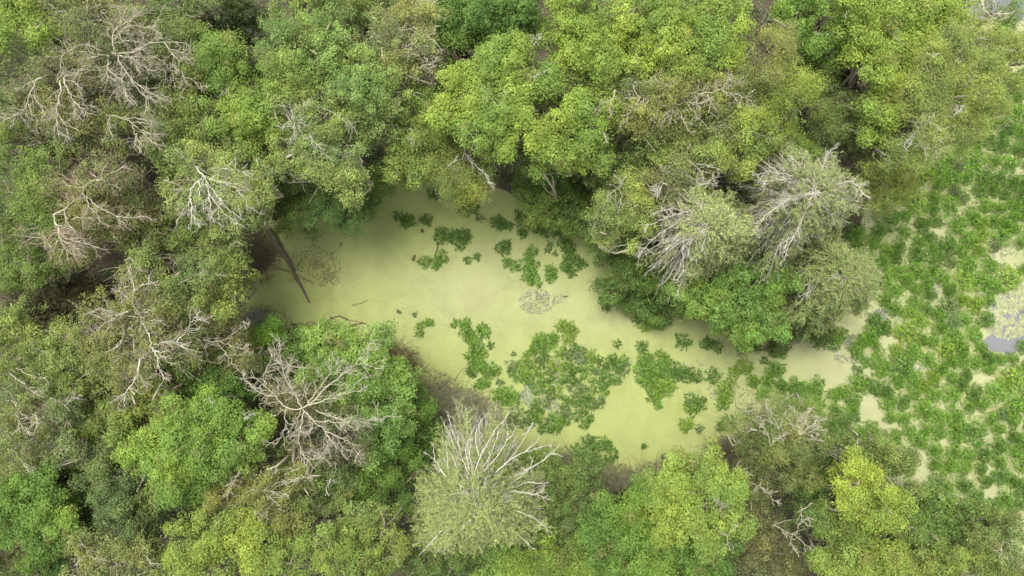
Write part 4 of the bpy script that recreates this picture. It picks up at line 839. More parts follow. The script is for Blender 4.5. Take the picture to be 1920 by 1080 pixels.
T('dying_tree', 'soft olive tree below the channel with a pale fan of fine twigs', 'tree', 9.6, 'wisp', (138,150,86), [(1440,790,40,0),(1490,785,44,.2),(1460,825,42,0),(1405,800,30,-.4),(1525,800,30,-.4),(1500,830,36,-.2)], 'pale', col2='pale', q=.85,
  dead=dict(hub=(1500,800), z=10.4, r=.03, bark='pale', fine=1.1, len=.6, paths=[[(1500,815),(1495,790),(1490,765)],[(1500,815),(1510,790),(1515,765)],[(1500,815),(1522,798),(1540,785)],[(1500,815),(1520,808),(1545,805)],[(1460,805),(1448,780),(1435,755)],[(1460,805),(1442,790),(1418,780)],[(1445,835),(1440,815),(1428,795)],[(1460,805),(1468,785)],[(1500,815),(1482,795),(1478,775)],[(1445,835),(1455,822),(1470,815)],[(1500,815),(1505,775)],[(1500,815),(1530,790)]]))
T('broadleaf_tree', 'brownish olive tree below the pale fan of twigs, above the grey-brown shaded crown', 'tree', 9.0, 'mixed', (122,126,72), [(1425,860,40),(1470,860,42,.2),(1440,900,40,-.2),(1410,925,30,-.6),(1490,895,32,-.4),(1400,840,28,-.4)], 'grey', col2='brownish', q=1.9,
  dead=dict(z=9.6, r=.035, bark='pale', fine=1, len=.5, depth=2, paths=[[(1395,900),(1420,910),(1440,925),(1460,945)],[(1420,910),(1412,925)],[(1440,925),(1460,920)],[(1378,878),(1400,885),(1412,892)]]))
T('broadleaf_tree', 'dark blue-green tree left of the vivid yellow tree, lower right', 'tree', 8.0, 'wisp', (84,124,62), [(1540,850,40),(1520,900,38,-.2),(1555,890,34,0),(1510,940,32,-.6),(1560,810,26,-.8)], 'dark', q=1.0)
T('broadleaf_tree', 'olive tree at the edge of the marsh, directly above the vivid yellow tree', 'tree', 9.0, 'mixed', (134,152,78), [(1620,850,38),(1665,855,40,0),(1640,885,32,-.2),(1690,885,26,-.6),(1600,830,24,-.7)], 'grey', q=1.9,
  dead=dict(z=9.5, r=.03, bark='white', fine=.4, len=.3, depth=1, paths=[[(1608,822),(1609,842)],[(1596,842),(1602,850)]]))
T('broadleaf_tree', 'vivid yellow ragged tree crown in the lower right', 'tree', 11.2, 'puff', (172,186,52), [(1592,872,18,-.1),(1606,892,20,.1),(1625,905,24,.2),(1640,930,26,.2),(1608,930,20,0),(1668,948,22,-.1),(1585,912,12,-.5),(1650,900,15,-.6),(1588,948,12,-.4),(1640,966,16,-.5),(1668,972,14,-.5),(1682,930,12,-.5)], 'grey', col2='yellow', gaps=.95)
T('broadleaf_tree', 'dense dark green tree with tiny pale flecks, lower right below the marsh', 'tree', 8.4, 'shrub', (96,136,56), [(1760,975,42,0),(1800,960,36,-.2),(1720,980,36,-.2),(1770,1020,40,0),(1820,1010,34,-.4),(1710,1020,30,-.5),(1740,940,28,-.6)], 'dark', col2='ygreen')
T('broadleaf_tree', 'olive tree in the bottom right corner of the picture', 'tree', 9.6, 'mixed', (132,146,76), [(1880,1020,42),(1840,1055,36,-.2),(1905,1065,40,0),(1900,980,30,-.6)], 'grey', q=1.7,
  dead=dict(z=10, r=.035, bark='pale', fine=.5, len=.4, depth=2, paths=[[(1880,1015),(1875,1035),(1882,1060)],[.8,(1862,1030),(1878,1038)]]))
T('broadleaf_tree', 'mid-green tree below the vivid yellow tree, with a bare curling dead branch on its left', 'tree', 9.6, 'mixed', (118,144,66), [(1570,985,38),(1600,1000,36,0),(1540,970,32,-.2),(1640,1010,34,-.2),(1620,985,30,-.3),(1680,1010,30,-.4)], 'grey', q=1.9,
  dead=dict(z=10.4, r=.05, bark='pale', fine=.7, len=.5, depth=2, paths=[[(1522,943),(1508,950),(1502,962),(1505,975),(1495,990)],[.7,(1505,975),(1518,972),(1528,975)],[.8,(1450,985),(1475,995),(1495,1010),(1520,1025),(1538,1050)],[.7,(1485,1000),(1482,1020),(1498,1045)],[.6,(1500,975),(1515,985)]]))
T('broadleaf_tree', 'yellow-topped tree at the bottom edge, right of the brown opening', 'tree', 10.8, 'puff', (152,170,62), [(1590,1050,32),(1560,1060,26,-.2),(1670,1050,28,0),(1640,1070,30,-.2),(1615,1075,30,0)], 'grey', col2='yellow', gaps=.9)
T('broadleaf_tree', 'olive-green tree at the bottom edge between the yellow-topped tree and the corner tree', 'tree', 9.6, 'mixed', (128,148,68), [(1760,1060,38),(1720,1065,34,0),(1800,1060,34,-.2),(1840,1080,30,-.4)], 'grey', q=1.8)
T('dying_tree', 'grey-brown shaded tree in the gap at the bottom, right of the yellow-green forked tree', 'tree', 8.0, 'dry', (116,112,78), [(1420,985,40),(1440,1030,42,0),(1400,1060,36,-.2),(1460,1065,36,-.2),(1470,1000,28,-.4),(1410,945,26,-.6)], 'grey', col2='grey', q=3.0)

# broken snag standing in the dark gap at the top left
rng = np.random.default_rng(77)
sn = empty('broken_snag', W(400,78,0)); tag(sn, 'broken brown snag standing in the dark gap near the top left edge', 'dead tree')
sb = Geo(); o_ = np.array(W(400,78,0)); 
P_ = resample(np.array([W(403,82,0), W(398,68,4), W(391,50,8), W(381,30,10.4)]), 8)
tubes(sb, P_[None], np.array([[.34,.31,.28,.26,.25,.23,.22,.17]]), 10, lin((128,104,88)))
for k_ in range(5):    # splintered top
    a_ = P_[-1]+rng.normal(size=3)*.08; tubes(sb, np.stack([a_-[0,0,.3], a_, a_+np.array([rng.normal()*.06, rng.normal()*.06, .25+.2*rng.random()])])[None], np.array([[.07,.05,.01]]), 4, lin((150,126,104)))
link(bpy.data.objects.new('trunk', sb.mesh('trunk', M_BARK, o_, True)), sn)
sb = Geo()
traced(sb, [[(381,31),(370,30),(362,33),(345,26)],[.6,(356,31),(344,35)],[.6,(388,40),(398,50)],[.5,(390,46),(384,60)]], 10.2, rng, BARK['white'], .06, twigs=.5, tw_len=.3, depth=1, root=P_[-2])
link(bpy.data.objects.new('bare_branch', sb.mesh('bare_branch', M_BARK, o_, True)), sn)

# ------------------------------------------------------------------ leafy plants standing in the water
def blades(g, rng, cx, cy, r, col, col2, hmax, dens=95):
    n = int(dens*math.pi*r*r)+8
    a = rng.uniform(0, 6.283, n); q = np.sqrt(rng.random(n))
    ph = rng.uniform(0, 6.28, 3)
    edge = 1+0.16*np.sin(a*3+ph[0])+0.12*np.sin(a*5+ph[1])+0.09*np.sin(a*9+ph[2])
    rr = r*q*edge
    h = hmax*(0.25+0.75*(1-q**2.2))*rng.uniform(0.6, 1.1, n)
    P = np.stack([cx+rr*np.cos(a), cy+rr*np.sin(a), h], 1)
    out = np.stack([np.cos(a), np.sin(a), np.zeros(n)], 1)
    dr = norm(out*(q[:, None]**2)*2.0+rng.normal(size=(n, 3))*0.75*np.array([1, 1, .5])+np.array([0, 0, 0.15]))
    N = norm(rng.normal(size=(n, 3))*0.42+np.array([0, 0, 1.0])+out*0.45*q[:, None])
    pv = rng.random((n, 1))
    c = soften(lin(col)*(1-pv)+lin(col2)*pv, .05)*(1+rng.normal(size=(n, 1))*.17)
    leaves(g, P, N, rng.uniform(.16, .30, n)*(1+.5*q**3), rng.uniform(.06, .115, n)*(1-.25*q**3), np.clip(c*1.0, .004, .8), rng, along=dr)
    # paler half-sunk outer leaves lying on the duckweed
    m = int(n*0.22)
    a = rng.uniform(0, 6.283, m); rr = r*rng.uniform(.8, 1.25, m)
    P = np.stack([cx+rr*np.cos(a), cy+rr*np.sin(a), rng.uniform(.015, .06, m)], 1)
    c = soften(lin((142, 164, 88)))*(1+rng.normal(size=(m, 1))*.15)
    leaves(g, P, np.array([0, 0, 1.0])+rng.normal(size=(m, 3))*.12, rng.uniform(.12, .25, m), .06, c, rng, along=np.stack([np.cos(a), np.sin(a), a*0], 1)+rng.normal(size=(m, 3))*.5)
    # stems
    m = max(6, n//6)
    i = rng.choice(n, m)
    a = a[:1]
    A = np.stack([cx+(rng.random(m)-.5)*r, cy+(rng.random(m)-.5)*r, np.full(m, -.25)], 1)
    k = np.linspace(0, 1, 3)[None, :, None]
    B = np.stack([cx+r*.8*(rng.random(m)-.5)*1.4, cy+r*.8*(rng.random(m)-.5)*1.4, hmax*rng.uniform(.3, .8, m)], 1)
    tubes(g, A[:, None]*(1-k)+B[:, None]*k, np.full((m, 3), .012), 3, lin((96, 128, 60)))

PG = {'d': ((86,126,44), (114,156,54)), 'm': ((104,150,46), (134,178,58)), 'y': ((130,166,50), (150,184,60)), 'g': ((108,138,72), (134,156,92))}
ISL = [0]
def island(label, blobs, c='m', h=.5, dens=95):
    ISL[0] += 1
    rng = np.random.default_rng(500+ISL[0])
    g = Geo()
    o = W(np.mean([b[0] for b in blobs]), np.mean([b[1] for b in blobs]), 0)
    for b in blobs:
        w = W(b[0], b[1], h*.6); cc = PG[b[3] if len(b) > 3 else c]
        r = b[2]*H/F
        blades(g, rng, w[0], w[1], r, tuple(v*.85 for v in cc[0]), tuple(v*.90 for v in cc[1]), min(h, .2+r*.6), dens)
    ob = link(bpy.data.objects.new("water_plant", g.mesh("water_plant", M_WATERLEAF, o)))
    ob.location = o
    tag(ob, label, 'water plant', 'leafy plants standing in the duckweed pond')

island('small dark clump peeking out under the trees at the very top of the pond', [(814,362,12)], 'd')
island('round dark green clump at the head of the pond, under the forked white twig', [(875,387,20),(868,380,10)], 'd')
island('tiny dark clump at the left end of the short row of three, upper left', [(746,404,9)], 'd')
island('oval dark clump in the middle of the short row of three at the upper left', [(765,414,14),(757,413,8)], 'd')
island('ragged clump at the right end of the short row of three at the upper left', [(800,411,11),(792,413,7)], 'd')
island('faint pale tuft just below the round clump at the head of the pond', [(900,409,9)], 'g', .2, 50)
island('dark clump with a trailing brown tail, left of the glossy bush by the pond', [(932,417,13),(945,421,9),(955,422,8)], 'd')
island('dark clump joined to the glossy bush at the top right of the pond', [(985,420,18),(1010,425,16),(1035,428,18),(1060,425,14),(975,405,12),(980,438,9)], 'd')
island('left of two round dark clumps side by side, above a dark bent stem', [(828,441,17),(842,447,9)], 'd')
island('right of two round dark clumps side by side in the upper left pond', [(863,447,20),(868,440,12)], 'd')
island('small round clump left of the bent dark stem', [(796,491,12)], 'm')
island('boot-shaped clump at the foot of the bent dark stem', [(828,481,12),(820,492,10),(816,500,7)], 'm')
island('left of two tiny star-like tufts in the upper middle of the pond', [(877,488,7)], 'd')
island('right of two tiny star-like tufts in the upper middle of the pond', [(895,481,7)], 'd')
island('oval dark clump standing alone left of the narrow twisted plants', [(944,465,15),(950,458,9)], 'd')
island('long three-lobed clump winding down the upper right of the pond', [(950,492,10),(965,499,10),(993,498,17),(998,470,10),(990,480,9),(995,515,16),(992,526,10),(1010,532,7)], 'm')
island('thin curved sprig right of the three-lobed clump', [(1032,460,7),(1027,470,6)], 'g', .25)
island('tiny speck of a plant right of the thin curved sprig', [(1041,475,5)], 'g', .2)
island('long dark clump slanting along the upper right shore of the pond', [(1058,452,14),(1066,468,14),(1070,485,14),(1080,494,13),(1092,494,10),(1060,500,12),(1072,512,9)], 'd')
island('narrow upright clump below the thin curved sprig', [(1032,505,11),(1033,520,11),(1038,512,8)], 'm')
island('broken yellowish clump with gaps, near the lower left shore of the pond', [(788,615,10),(786,626,9),(800,603,8),(808,606,7)], 'm', .3, 60)
island('tiny lone tuft above the broken yellowish clump', [(777,590,4)], 'g', .2)
island('long chain of clumps running down the lower left middle of the pond', [(853,607,8),(872,606,11),(873,620,14),(880,633,13),(902,614,10),(908,624,12),(893,645,14),(898,655,10),(885,665,14),(905,663,10,'y'),(892,680,17),(905,690,12),(918,695,14),(930,695,10),(910,715,12),(900,722,10)], 'm')
island('small dark knob right of the long chain of clumps', [(920,648,7)], 'd')
island('small flat leafy tuft left of the tail of the long chain', [(880,697,9),(889,702,7)], 'd', .3)
island('thin wisp right of the tail of the long chain', [(937,716,8)], 'g', .25)
island('bright ring-shaped clump, topmost of the lower middle plants', [(1055,612,12),(1066,612,13),(1075,622,10),(1066,634,12)], 'y')
island('oval mid-green clump just left of the bright ring-shaped clump', [(1035,637,14),(1040,633,8)], 'm')
island('knobbly clump above the left end of the big patch', [(1008,640,12),(1010,652,14),(998,658,11),(1024,650,12),(1017,634,9)], 'm')
island('tiny brown-green fleck between the long chain and the big patch', [(963,664,5)], 'g', .2)
rngp = np.random.default_rng(9)
big = np.array([(950,690),(960,676),(990,668),(1035,667),(1042,680),(1056,672),(1050,660),(1072,648),(1095,652),(1112,655),(1125,670),(1150,674),(1178,680),(1176,700),(1160,715),(1148,725),(1140,745),(1128,745),(1118,775),(1100,795),(1085,802),(1076,790),(1055,805),(1015,810),(1000,795),(990,775),(1005,760),(990,715),(960,705)], float)
bl = []
for _ in range(2600):
    x = rngp.uniform(945, 1185); y = rngp.uniform(645, 815)
    if not in_poly(x, y, big) or np.hypot((x-1038)/20, (y-765)/16) < 1 or np.hypot((x-1045)/9, (y-700)/16) < .8: continue
    if any(np.hypot(x-b[0], y-b[1]) < 13 for b in bl): continue
    bl.append((x, y, rngp.uniform(7, 13), 'y' if (x < 1010 and y < 705 and rngp.random() < .5) or rngp.random() < .05 else rngp.choice(['m', 'g', 'd', 'd'])))
island('big spreading leafy patch with greyish middle, largest plant mass in the lower pond', bl, 'm', .55, 80)
island('flat mid-green clump at the lower left of the big patch', [(935,742,14),(950,740,16),(965,746,11),(950,752,12)], 'm', .4)
island('loose greyish green clump merging with the brown brush below the big patch', [(965,775,18),(985,790,18),(960,795,14)], 'g', .35, 60)
island('small ragged star-shaped tuft right of the big patch', [(1157,645,8)], 'd', .3, 60)
island('small round dark clump off the right shore, at the foot of the dark shoreline bush', [(1136,576,10)], 'd')
island('small spiky plant above the small yellow one, near the channel mouth', [(1194,601,9),(1199,595,6)], 'd')
island('small yellowish plant below the spiky one, near the channel mouth', [(1208,615,9)], 'y')
island('small dark clump just above the tall heart-shaped mass', [(1205,650,12)], 'd')
island('tall heart-shaped leafy mass right of the open green water', [(1210,672,15),(1240,668,13),(1248,680,13),(1205,690,16),(1222,695,18),(1240,698,16),(1205,710,14),(1218,722,16),(1240,728,22,'y'),(1255,725,14,'y'),(1228,745,14),(1235,762,8)], 'm', .55)
island('oval dark clump in the channel right of the heart-shaped mass, larger of a joined pair', [(1275,698,18),(1288,703,15),(1262,700,10)], 'd')
island('smaller right half of the joined pair in the channel', [(1308,707,12)], 'd')
island('squarish dark clump alone in the channel, right of the joined pair', [(1338,706,15)], 'd')
island('dark clump at the upper edge of the channel, left of the twin-lobed one', [(1282,641,15)], 'd')
island('twin-lobed dark clump under the bright flecked bush at the channel', [(1325,645,12),(1346,650,11),(1334,642,9)], 'd')
island('large round dark clump in the water below the squarish one', [(1303,758,21),(1296,765,12,'y')], 'd')
island('bright clump of the pair at the right end of the open green water', [(1286,798,13,'y'),(1293,794,8,'y')], 'm')
island('faint flat tuft right of the bright clump of that pair', [(1312,804,9)], 'g', .25)
island('tiny dark tuft in the open green water near the bottom of the pond', [(1208,838,6)], 'd', .3)
island('small dark tuft near the brown brush at the bottom of the pond', [(1254,861,6)], 'd', .3)
island('glossy dark green double clump at the bottom shore of the pond', [(1108,830,15),(1085,845,16),(1110,850,16),(1135,835,14),(1145,855,14),(1130,868,10),(1100,868,14)], 'd', .7)
island('tall yellow-green clump at the left end of the channel marsh', [(1358,730,16),(1362,745,15),(1355,758,12,'m'),(1370,718,10)], 'y')
island('dark clump in front of the soft olive tree with the pale twig fan', [(1365,795,15),(1352,800,10)], 'd')
island('pair of rounded bright clumps with a gap below them, in the channel', [(1393,688,15),(1378,698,12),(1405,690,11)], 'y')
island('tiny clump in the open channel above an oval one', [(1434,677,8)], 'd', .3)
island('oval clump in the open channel below the tiny one', [(1450,693,14),(1462,693,13)], 'm')
island('small round pale clump alone in the open channel water, near its right end', [(1609,694,10)], 'g')
island('dark clump at the right of the channel, under the tip of the wood', [(1455,650,14),(1470,655,10)], 'd')
island('green clump jutting down into the channel from the wood', [(1465,662,12),(1448,657,11)], 'm')
island('ring of leaves around a beige hole, at the right end of the channel', [(1608,648,14),(1620,638,13),(1634,640,12),(1645,652,11),(1649,668,10),(1640,680,11),(1625,680,11),(1612,668,12),(1604,656,10)], 'm', .6)
island('tall round dark clump just above the ring of leaves', [(1652,612,20),(1640,600,12),(1664,620,12)], 'd', .7)
island('clump of dark leaves left of the ring of leaves', [(1565,640,16),(1580,628,14),(1555,625,14)], 'm', .6)
island('oval clump at the lower bank of the channel, first right of the pale twig fan', [(1535,720,14),(1532,732,13)], 'm', .6)
island('two-lobed clump on the lower bank, left of the beige inlet', [(1582,738,15),(1600,752,17),(1606,760,10)], 'm', .6)
island('small round dark clump inside the beige inlet', [(1604,782,11)], 'd')
island('bright round clump below the two-lobed one, left of the beige inlet', [(1578,792,15)], 'y', .6)
island('low leafy clump at the top right shore of the beige inlet', [(1632,724,16),(1646,734,11)], 'd')

# the crowded marsh on the right
OPEN = [(1560,693,90,26),(1500,680,60,16),(1660,640,26,12),(1636,770,26,34),(1655,800,22,20),(1712,692,26,9),(1722,858,30,22),(1732,882,18,16),(1850,925,22,24),(1705,797,46,8),(1852,822,12,26),(1856,880,9,22),(1900,325,40,10),(1700,428,24,6),(1745,433,20,7),(1775,435,14,10),
        (1888,600,52,92),(1885,645,52,24),(1895,470,40,34),(1900,540,30,40),(1850,985,16,26),(1790,755,26,9),(1830,770,30,8),(1840,710,30,8),(1760,830,16,8),(1655,590,22,12),(1590,640,12,12),(1755,545,14,18),(1810,895,14,10),(1605,784,20,20)]
MARSH = np.array([(1650,420),(1650,375),(1690,345),(1720,320),(1765,300),(1800,260),(1825,215),(1850,180),(1870,160),(1960,120),(1960,930),(1900,960),(1840,940),(1780,920),(1700,880),(1640,840),(1600,810),(1560,800),(1480,760),(1430,735),(1390,720),(1400,700),(1480,715),(1560,735),(1640,700),(1600,640),(1640,600),(1660,580),(1600,540),(1590,440)], float)
rm = np.random.default_rng(21)
VAR = []
for k_ in range(16):
    g = Geo(); c = ['d', 'm', 'm', 'y', 'm', 'g', 'd', 'y'][k_ % 8]
    r_ = np.random.default_rng(900+k_)
    blades(g, r_, 0, 0, 0.98, PG[c][0], PG[c][1], .65, 105)
    VAR.append((c, g.mesh("marsh_plant", M_WATERLEAF)))
CN = {'d': 'dark-green', 'm': 'mid-green', 'y': 'yellowish-green', 'g': 'greyish-green'}
def zone(x, y, r):
    v = 'top of the marsh' if y < 300 else ('upper marsh' if y < 430 else ('marsh, level with upper lily-pad pool' if y < 550 else ('marsh, level with lower lily-pad pool' if y < 665 else ('marsh below the lily-pad pool' if y < 770 else ('lower marsh' if y < 870 else 'bottom of the marsh')))))
    e = 1650 if y > 420 else 1700+(420-y)*.4
    h = 'on the wood side' if x < e+60 else ('in the middle' if x < 1840 else 'at the picture edge')
    if x < 1600 and y > 665: v, h = 'channel bank', 'above the pale twig fan'
    return ('small' if r < 15 else ('medium' if r < 18 else ('large' if r < 22 else 'huge')))+' %s clump, '+v+', '+h
pts = [(1888,522,26,3),(1916,648,14,1),(1910,455,12,2)]
for _ in range(30000):
    x = rm.uniform(1385, 1945); y = rm.uniform(110, 960)
    if not in_poly(x, y, MARSH): continue
    r = rm.choice([13, 16, 20, 25], p=[.3, .35, .25, .1])
    if any(np.hypot((x-e[0])/(e[2]*.74+r*.3), (y-e[1])/(e[3]*.74+r*.3)) < 1 for e in OPEN): continue
    if any(np.hypot(x-p[0], y-p[1]) < (r+p[2])*.77 for p in pts): continue
    if any(abs(x-q[0]) < 22 and abs(y-q[1]) < 22 for q in [(1652,612),(1625,660),(1604,655),(1645,668),(1535,725),(1592,745),(1578,792),(1632,724)]): continue
    pts.append((x, y, r, None))
print('marsh', len(pts)); pts = pts[:295]; PEND = {}
for (x, y, r, kk) in pts:
    if kk is None:
        dull = vnoise(np.array(x), np.array(y), 33, 70)
        pool = [0, 6, 2, 1] if dull < .33 else ([1, 2, 4, 9, 10, 5] if dull < .6 else [3, 7, 1, 4, 2])
        kk = int(rm.choice(pool))+(0 if rm.random() < .5 else 8); kk %= 16
    c, me = VAR[kk]
    ob = bpy.data.objects.new("marsh_plant", me); link(ob)
    w = W(x, y, 0); s = r*H/F
    ob.location = (w[0], w[1], 0); ob.rotation_euler = (0, 0, rm.uniform(0, 6.28)); ob.scale = (s*rm.uniform(.85, 1.2), s*rm.uniform(.85, 1.2), rm.uniform(.9, 1.5))
    lab = zone(x, y, r) % CN[c]
    PEND.setdefault(lab, []).append((x, ob))

ORD = ['second', 'third', 'fourth', 'fifth', 'sixth', 'seventh', 'eighth', 'ninth', 'tenth', 'eleventh', 'twelfth']
for lab, lst in PEND.items():
    lst.sort(key=lambda q: q[0]); n_ = len(lst)
    for i_, (x_, ob_) in enumerate(lst):
        w_ = '' if n_ == 1 else (', leftmost' if i_ == 0 else (', rightmost' if i_ == n_-1 else ', '+ORD[i_-1]+' from left'))
        tag(ob_, lab+w_, 'water plant', 'leafy clumps crowding the marsh')

# low growth between the clumps, too much to count
def stuff(name, g, mat, label, cat):
    ob = link(bpy.data.objects.new(name, g.mesh(name, mat))); ob['kind'] = 'stuff'; tag(ob, label, cat); return ob
g = Geo()
x = rm.uniform(1380, 1950, 76000); y = rm.uniform(110, 965, 76000)
k = in_poly(x, y, MARSH) & (vnoise(x, y, 41, 16)+.5*vnoise(x, y, 42, 7) > .36)
for e in OPEN: k &= np.hypot((x-e[0])/(e[2]*1.0), (y-e[1])/(e[3]*1.0)) > 1
x, y = x[k], y[k]; P = W(x, y, 0); n = len(x); P[:, 2] = rm.uniform(.01, .16, n)
c = soften(lin((162, 178, 98)))*(1+rm.normal(size=(n, 1))*.2)
leaves(g, P, rm.normal(size=(n, 3))*.3+np.array([0, 0, 1]), rm.uniform(.14, .3, n), rm.uniform(.05, .1, n), c, rm)
stuff('floating_leaves', g, M_WATERLEAF, 'low olive-green leaves covering the water between the clumps of the marsh', 'floating leaves')

def pads(g, cx, cy, rx, ry, n, col, rmin=.07, rmax=.15, up=.03, tilt=.06, clump=0.45):
    a = rm.uniform(0, 6.283, n); q = np.sqrt(rm.random(n))
    x = cx+rx*q*np.cos(a); y = cy+ry*q*np.sin(a)
    k = vnoise(x, y, 51, 9) > clump*.7
    x, y = x[k], y[k]; n = len(x)
    P = W(x, y, 0); P[:, 2] = rm.uniform(.008, .008+up, n)
    N = norm(rm.normal(size=(n, 3))*tilt+np.array([0, 0, 1])); R_ = rm.uniform(rmin, rmax, n)
    T_ = norm(np.cross(N, rm.normal(size=(n, 3)))); B_ = np.cross(N, T_)
    ang = np.radians([20, 90, 150, 210, 270, 340])
    V = P[:, None]+R_[:, None, None]*(np.cos(ang)[None, :, None]*T_[:, None]+np.sin(ang)[None, :, None]*B_[:, None])
    V[:, :, 2] = np.maximum(V[:, :, 2], .004)
    i = np.arange(n*6).reshape(n, 6)
    c = soften(lin(col))*(1+rm.normal(size=(n, 1))*.12)
    g.add(V.reshape(-1, 3), i[:, [0, 1, 2, 3]], c); g.n -= 0
    g.f.append((i[:, [3, 4, 5, 0]]+g.n-n*6).astype(np.int32)); g.c.append(c.astype(np.float32))
g = Geo()
pads(g, 1890, 578, 56, 58, 3200, (172, 178, 126), .04, .075, clump=.3)
pads(g, 1905, 575, 44, 50, 900, (184, 190, 136), .04, .075, clump=.3)
pads(g, 1885, 450, 30, 40, 120, (150, 160, 120), .05, .10)
pads(g, 1868, 500, 14, 60, 260, (150, 158, 124), .05, .12)
stuff('lily_pads', g, M_WATERLEAF, 'pale yellowish lily pads crowding the pool at the right edge', 'lily pads')
g = Geo()
for e in [(1005,565,34,24,420),(1030,560,30,12,140),(1000,740,26,22,420),(1038,768,14,20,200),(1045,700,14,26,160),(1090,672,16,10,90),(1590,662,34,20,300),(1655,590,24,12,260),(1712,690,28,9,200),(1848,988,14,26,160),(1750,545,12,20,160),(1320,685,50,9,90),(1340,735,16,14,90),(1600,640,14,14,120),(1365,665,40,8,60),(1475,628,40,10,120),(1820,8,60,18,160),(490,600,30,16,120)]:
    n = e[4]; a = rm.uniform(0, 6.283, n); q = np.sqrt(rm.random(n))
    x = e[0]+e[2]*q*np.cos(a); y = e[1]+e[3]*q*np.sin(a); kk_ = vnoise(x, y, 61, 8) > .35
    x, y = x[kk_], y[kk_]; n = len(x)
    P = W(x, y, 0); P[:, 2] = rm.uniform(.02, .12, n)
    c = lin((160, 166, 148))*(1+rm.normal(size=(n, 1))*.15)
    leaves(g, P, rm.normal(size=(n, 3))*.5+np.array([0, 0, 1]), rm.uniform(.1, .26, n), rm.uniform(.04, .08, n), c, rm)
stuff('wilted_leaves', g, M_WATERLEAF, 'patches of wilted silvery grey leaves lying on the pond and marsh water', 'wilted leaves')

# undergrowth of the forest floor, brown openings left free
GAPS = [(1012,32,30,44),(812,120,20,50),(825,150,26,20),(795,140,24,30),(725,240,24,20),(262,285,30,30),(75,62,24,16),(308,1010,30,36),(395,35,30,26),(225,430,30,26),(240,460,20,30),(255,460,22,22),(345,700,26,16),(575,960,20,24),(515,130,16,30),(1505,100,30,30),(1595,120,22,22),(1600,150,24,22),(745,180,20,16),(1510,1060,26,26),(1400,940,20,20),(330,400,26,18),(20,60,20,20),(1225,350,20,16),(770,960,20,20),(190,590,30,20),(1125,780,2,2),(330,880,20,26)]
g = Geo()
n = 210000
x = rm.uniform(-140, 2060, n); y = rm.uniform(-140, 1220, n)
d = poly_dist(x, y, POND)
k = (d < 4) & (vnoise(x, y, 71, 26)+.6*vnoise(x, y, 72, 9) > .55)
for e in GAPS: k &= np.hypot((x-960)*1.0+960-e[0]+ (x-960)*0.0, y-e[1]) > 0
k2 = np.ones(n, bool)
for e in GAPS: k2 &= np.hypot((x-(e[0]-960)*1-960)/e[2], (y-e[1])/e[3]) > 1
k &= k2 | (rm.random(n) < .12)
x, y = x[k], y[k]; n = len(x)
hh = vnoise(x, y, 73, 34)*2.6*rm.uniform(.35, 1, n)+.15
P = W(x, y, 0); P[:, 2] = hh
cv = vnoise(x, y, 74, 50)[:, None]
c = soften(lin((78, 116, 44))*(1-cv)+lin((112, 148, 60))*cv)*(1+rm.normal(size=(n, 1))*.2)
leaves(g, P, rm.normal(size=(n, 3))*.45+np.array([0, 0, 1]), rm.uniform(.12, .26, n), rm.uniform(.07, .14, n), c, rm)
stuff('undergrowth', g, M_LEAF, 'low green undergrowth covering the forest floor between the trees', 'undergrowth')

# ------------------------------------------------------------------ bare brush at the waterline
def brush(label, spots, col, h=.7, seed=0, n=1500):
    r_ = np.random.default_rng(7000+seed); g = Geo()
    o = W(spots[0][0], spots[0][1], 0)
    tot = sum(s[2]*s[3] for s in spots)
    for s in spots:
        c = W(s[0], s[1], 0)
        twig_bush(g, (c[0], c[1], 0.0), s[2]*H/F, s[3]*H/F, h, int(1.2*n*s[2]*s[3]/tot), r_, tuple(min(255, v*1.22) for v in col), .011, .5)
    ob = link(bpy.data.objects.new("brush", g.mesh("brush", M_BARK, o))); ob.location = o
    tag(ob, label, 'brush')
brush('wide grey-brown mass of bare twigs above the great silver conifer', [(855,765,62,38),(900,785,50,26),(820,745,36,24)], (140,142,112), .5, 1, 5200)
brush('brown bare brush below the open green water, left part of the bottom shore', [(1165,900,52,24),(1120,885,36,18),(1050,870,40,26)], (134,136,104), .5, 2, 3400)
brush('brown bare brush at the middle of the bottom shore of the pond', [(1245,895,44,20),(1290,880,34,14)], (134,136,104), .5, 3, 2000)
brush('dark grey tangle of twigs at the bottom right corner of the pond', [(1345,860,28,34),(1368,838,20,20)], (112,108,90), .9, 4, 1900)
brush('thin dark brush in the murky water right of the leaning green tree', [(765,690,32,40),(735,660,18,24)], (112,108,76), .5, 5, 1100)
brush('small bluish grey twig tangle on the muddy water at the left end of the pond', [(488,600,26,18)], (138,138,132), .4, 6, 600)
brush('dark twigs in the shadowed water at the lower left end of the pond', [(600,635,40,20),(560,620,26,14)], (98,96,70), .4, 7, 700)
brush('dark brown litter of sticks on the muddy left corner beside the fallen log', [(475,470,46,40),(450,490,30,30)], (100,94,72), .25, 8, 2200)
brush('sparse twigs floating right of the fallen log', [(620,520,20,22),(590,500,24,20)], (128,122,84), .12, 9, 140)

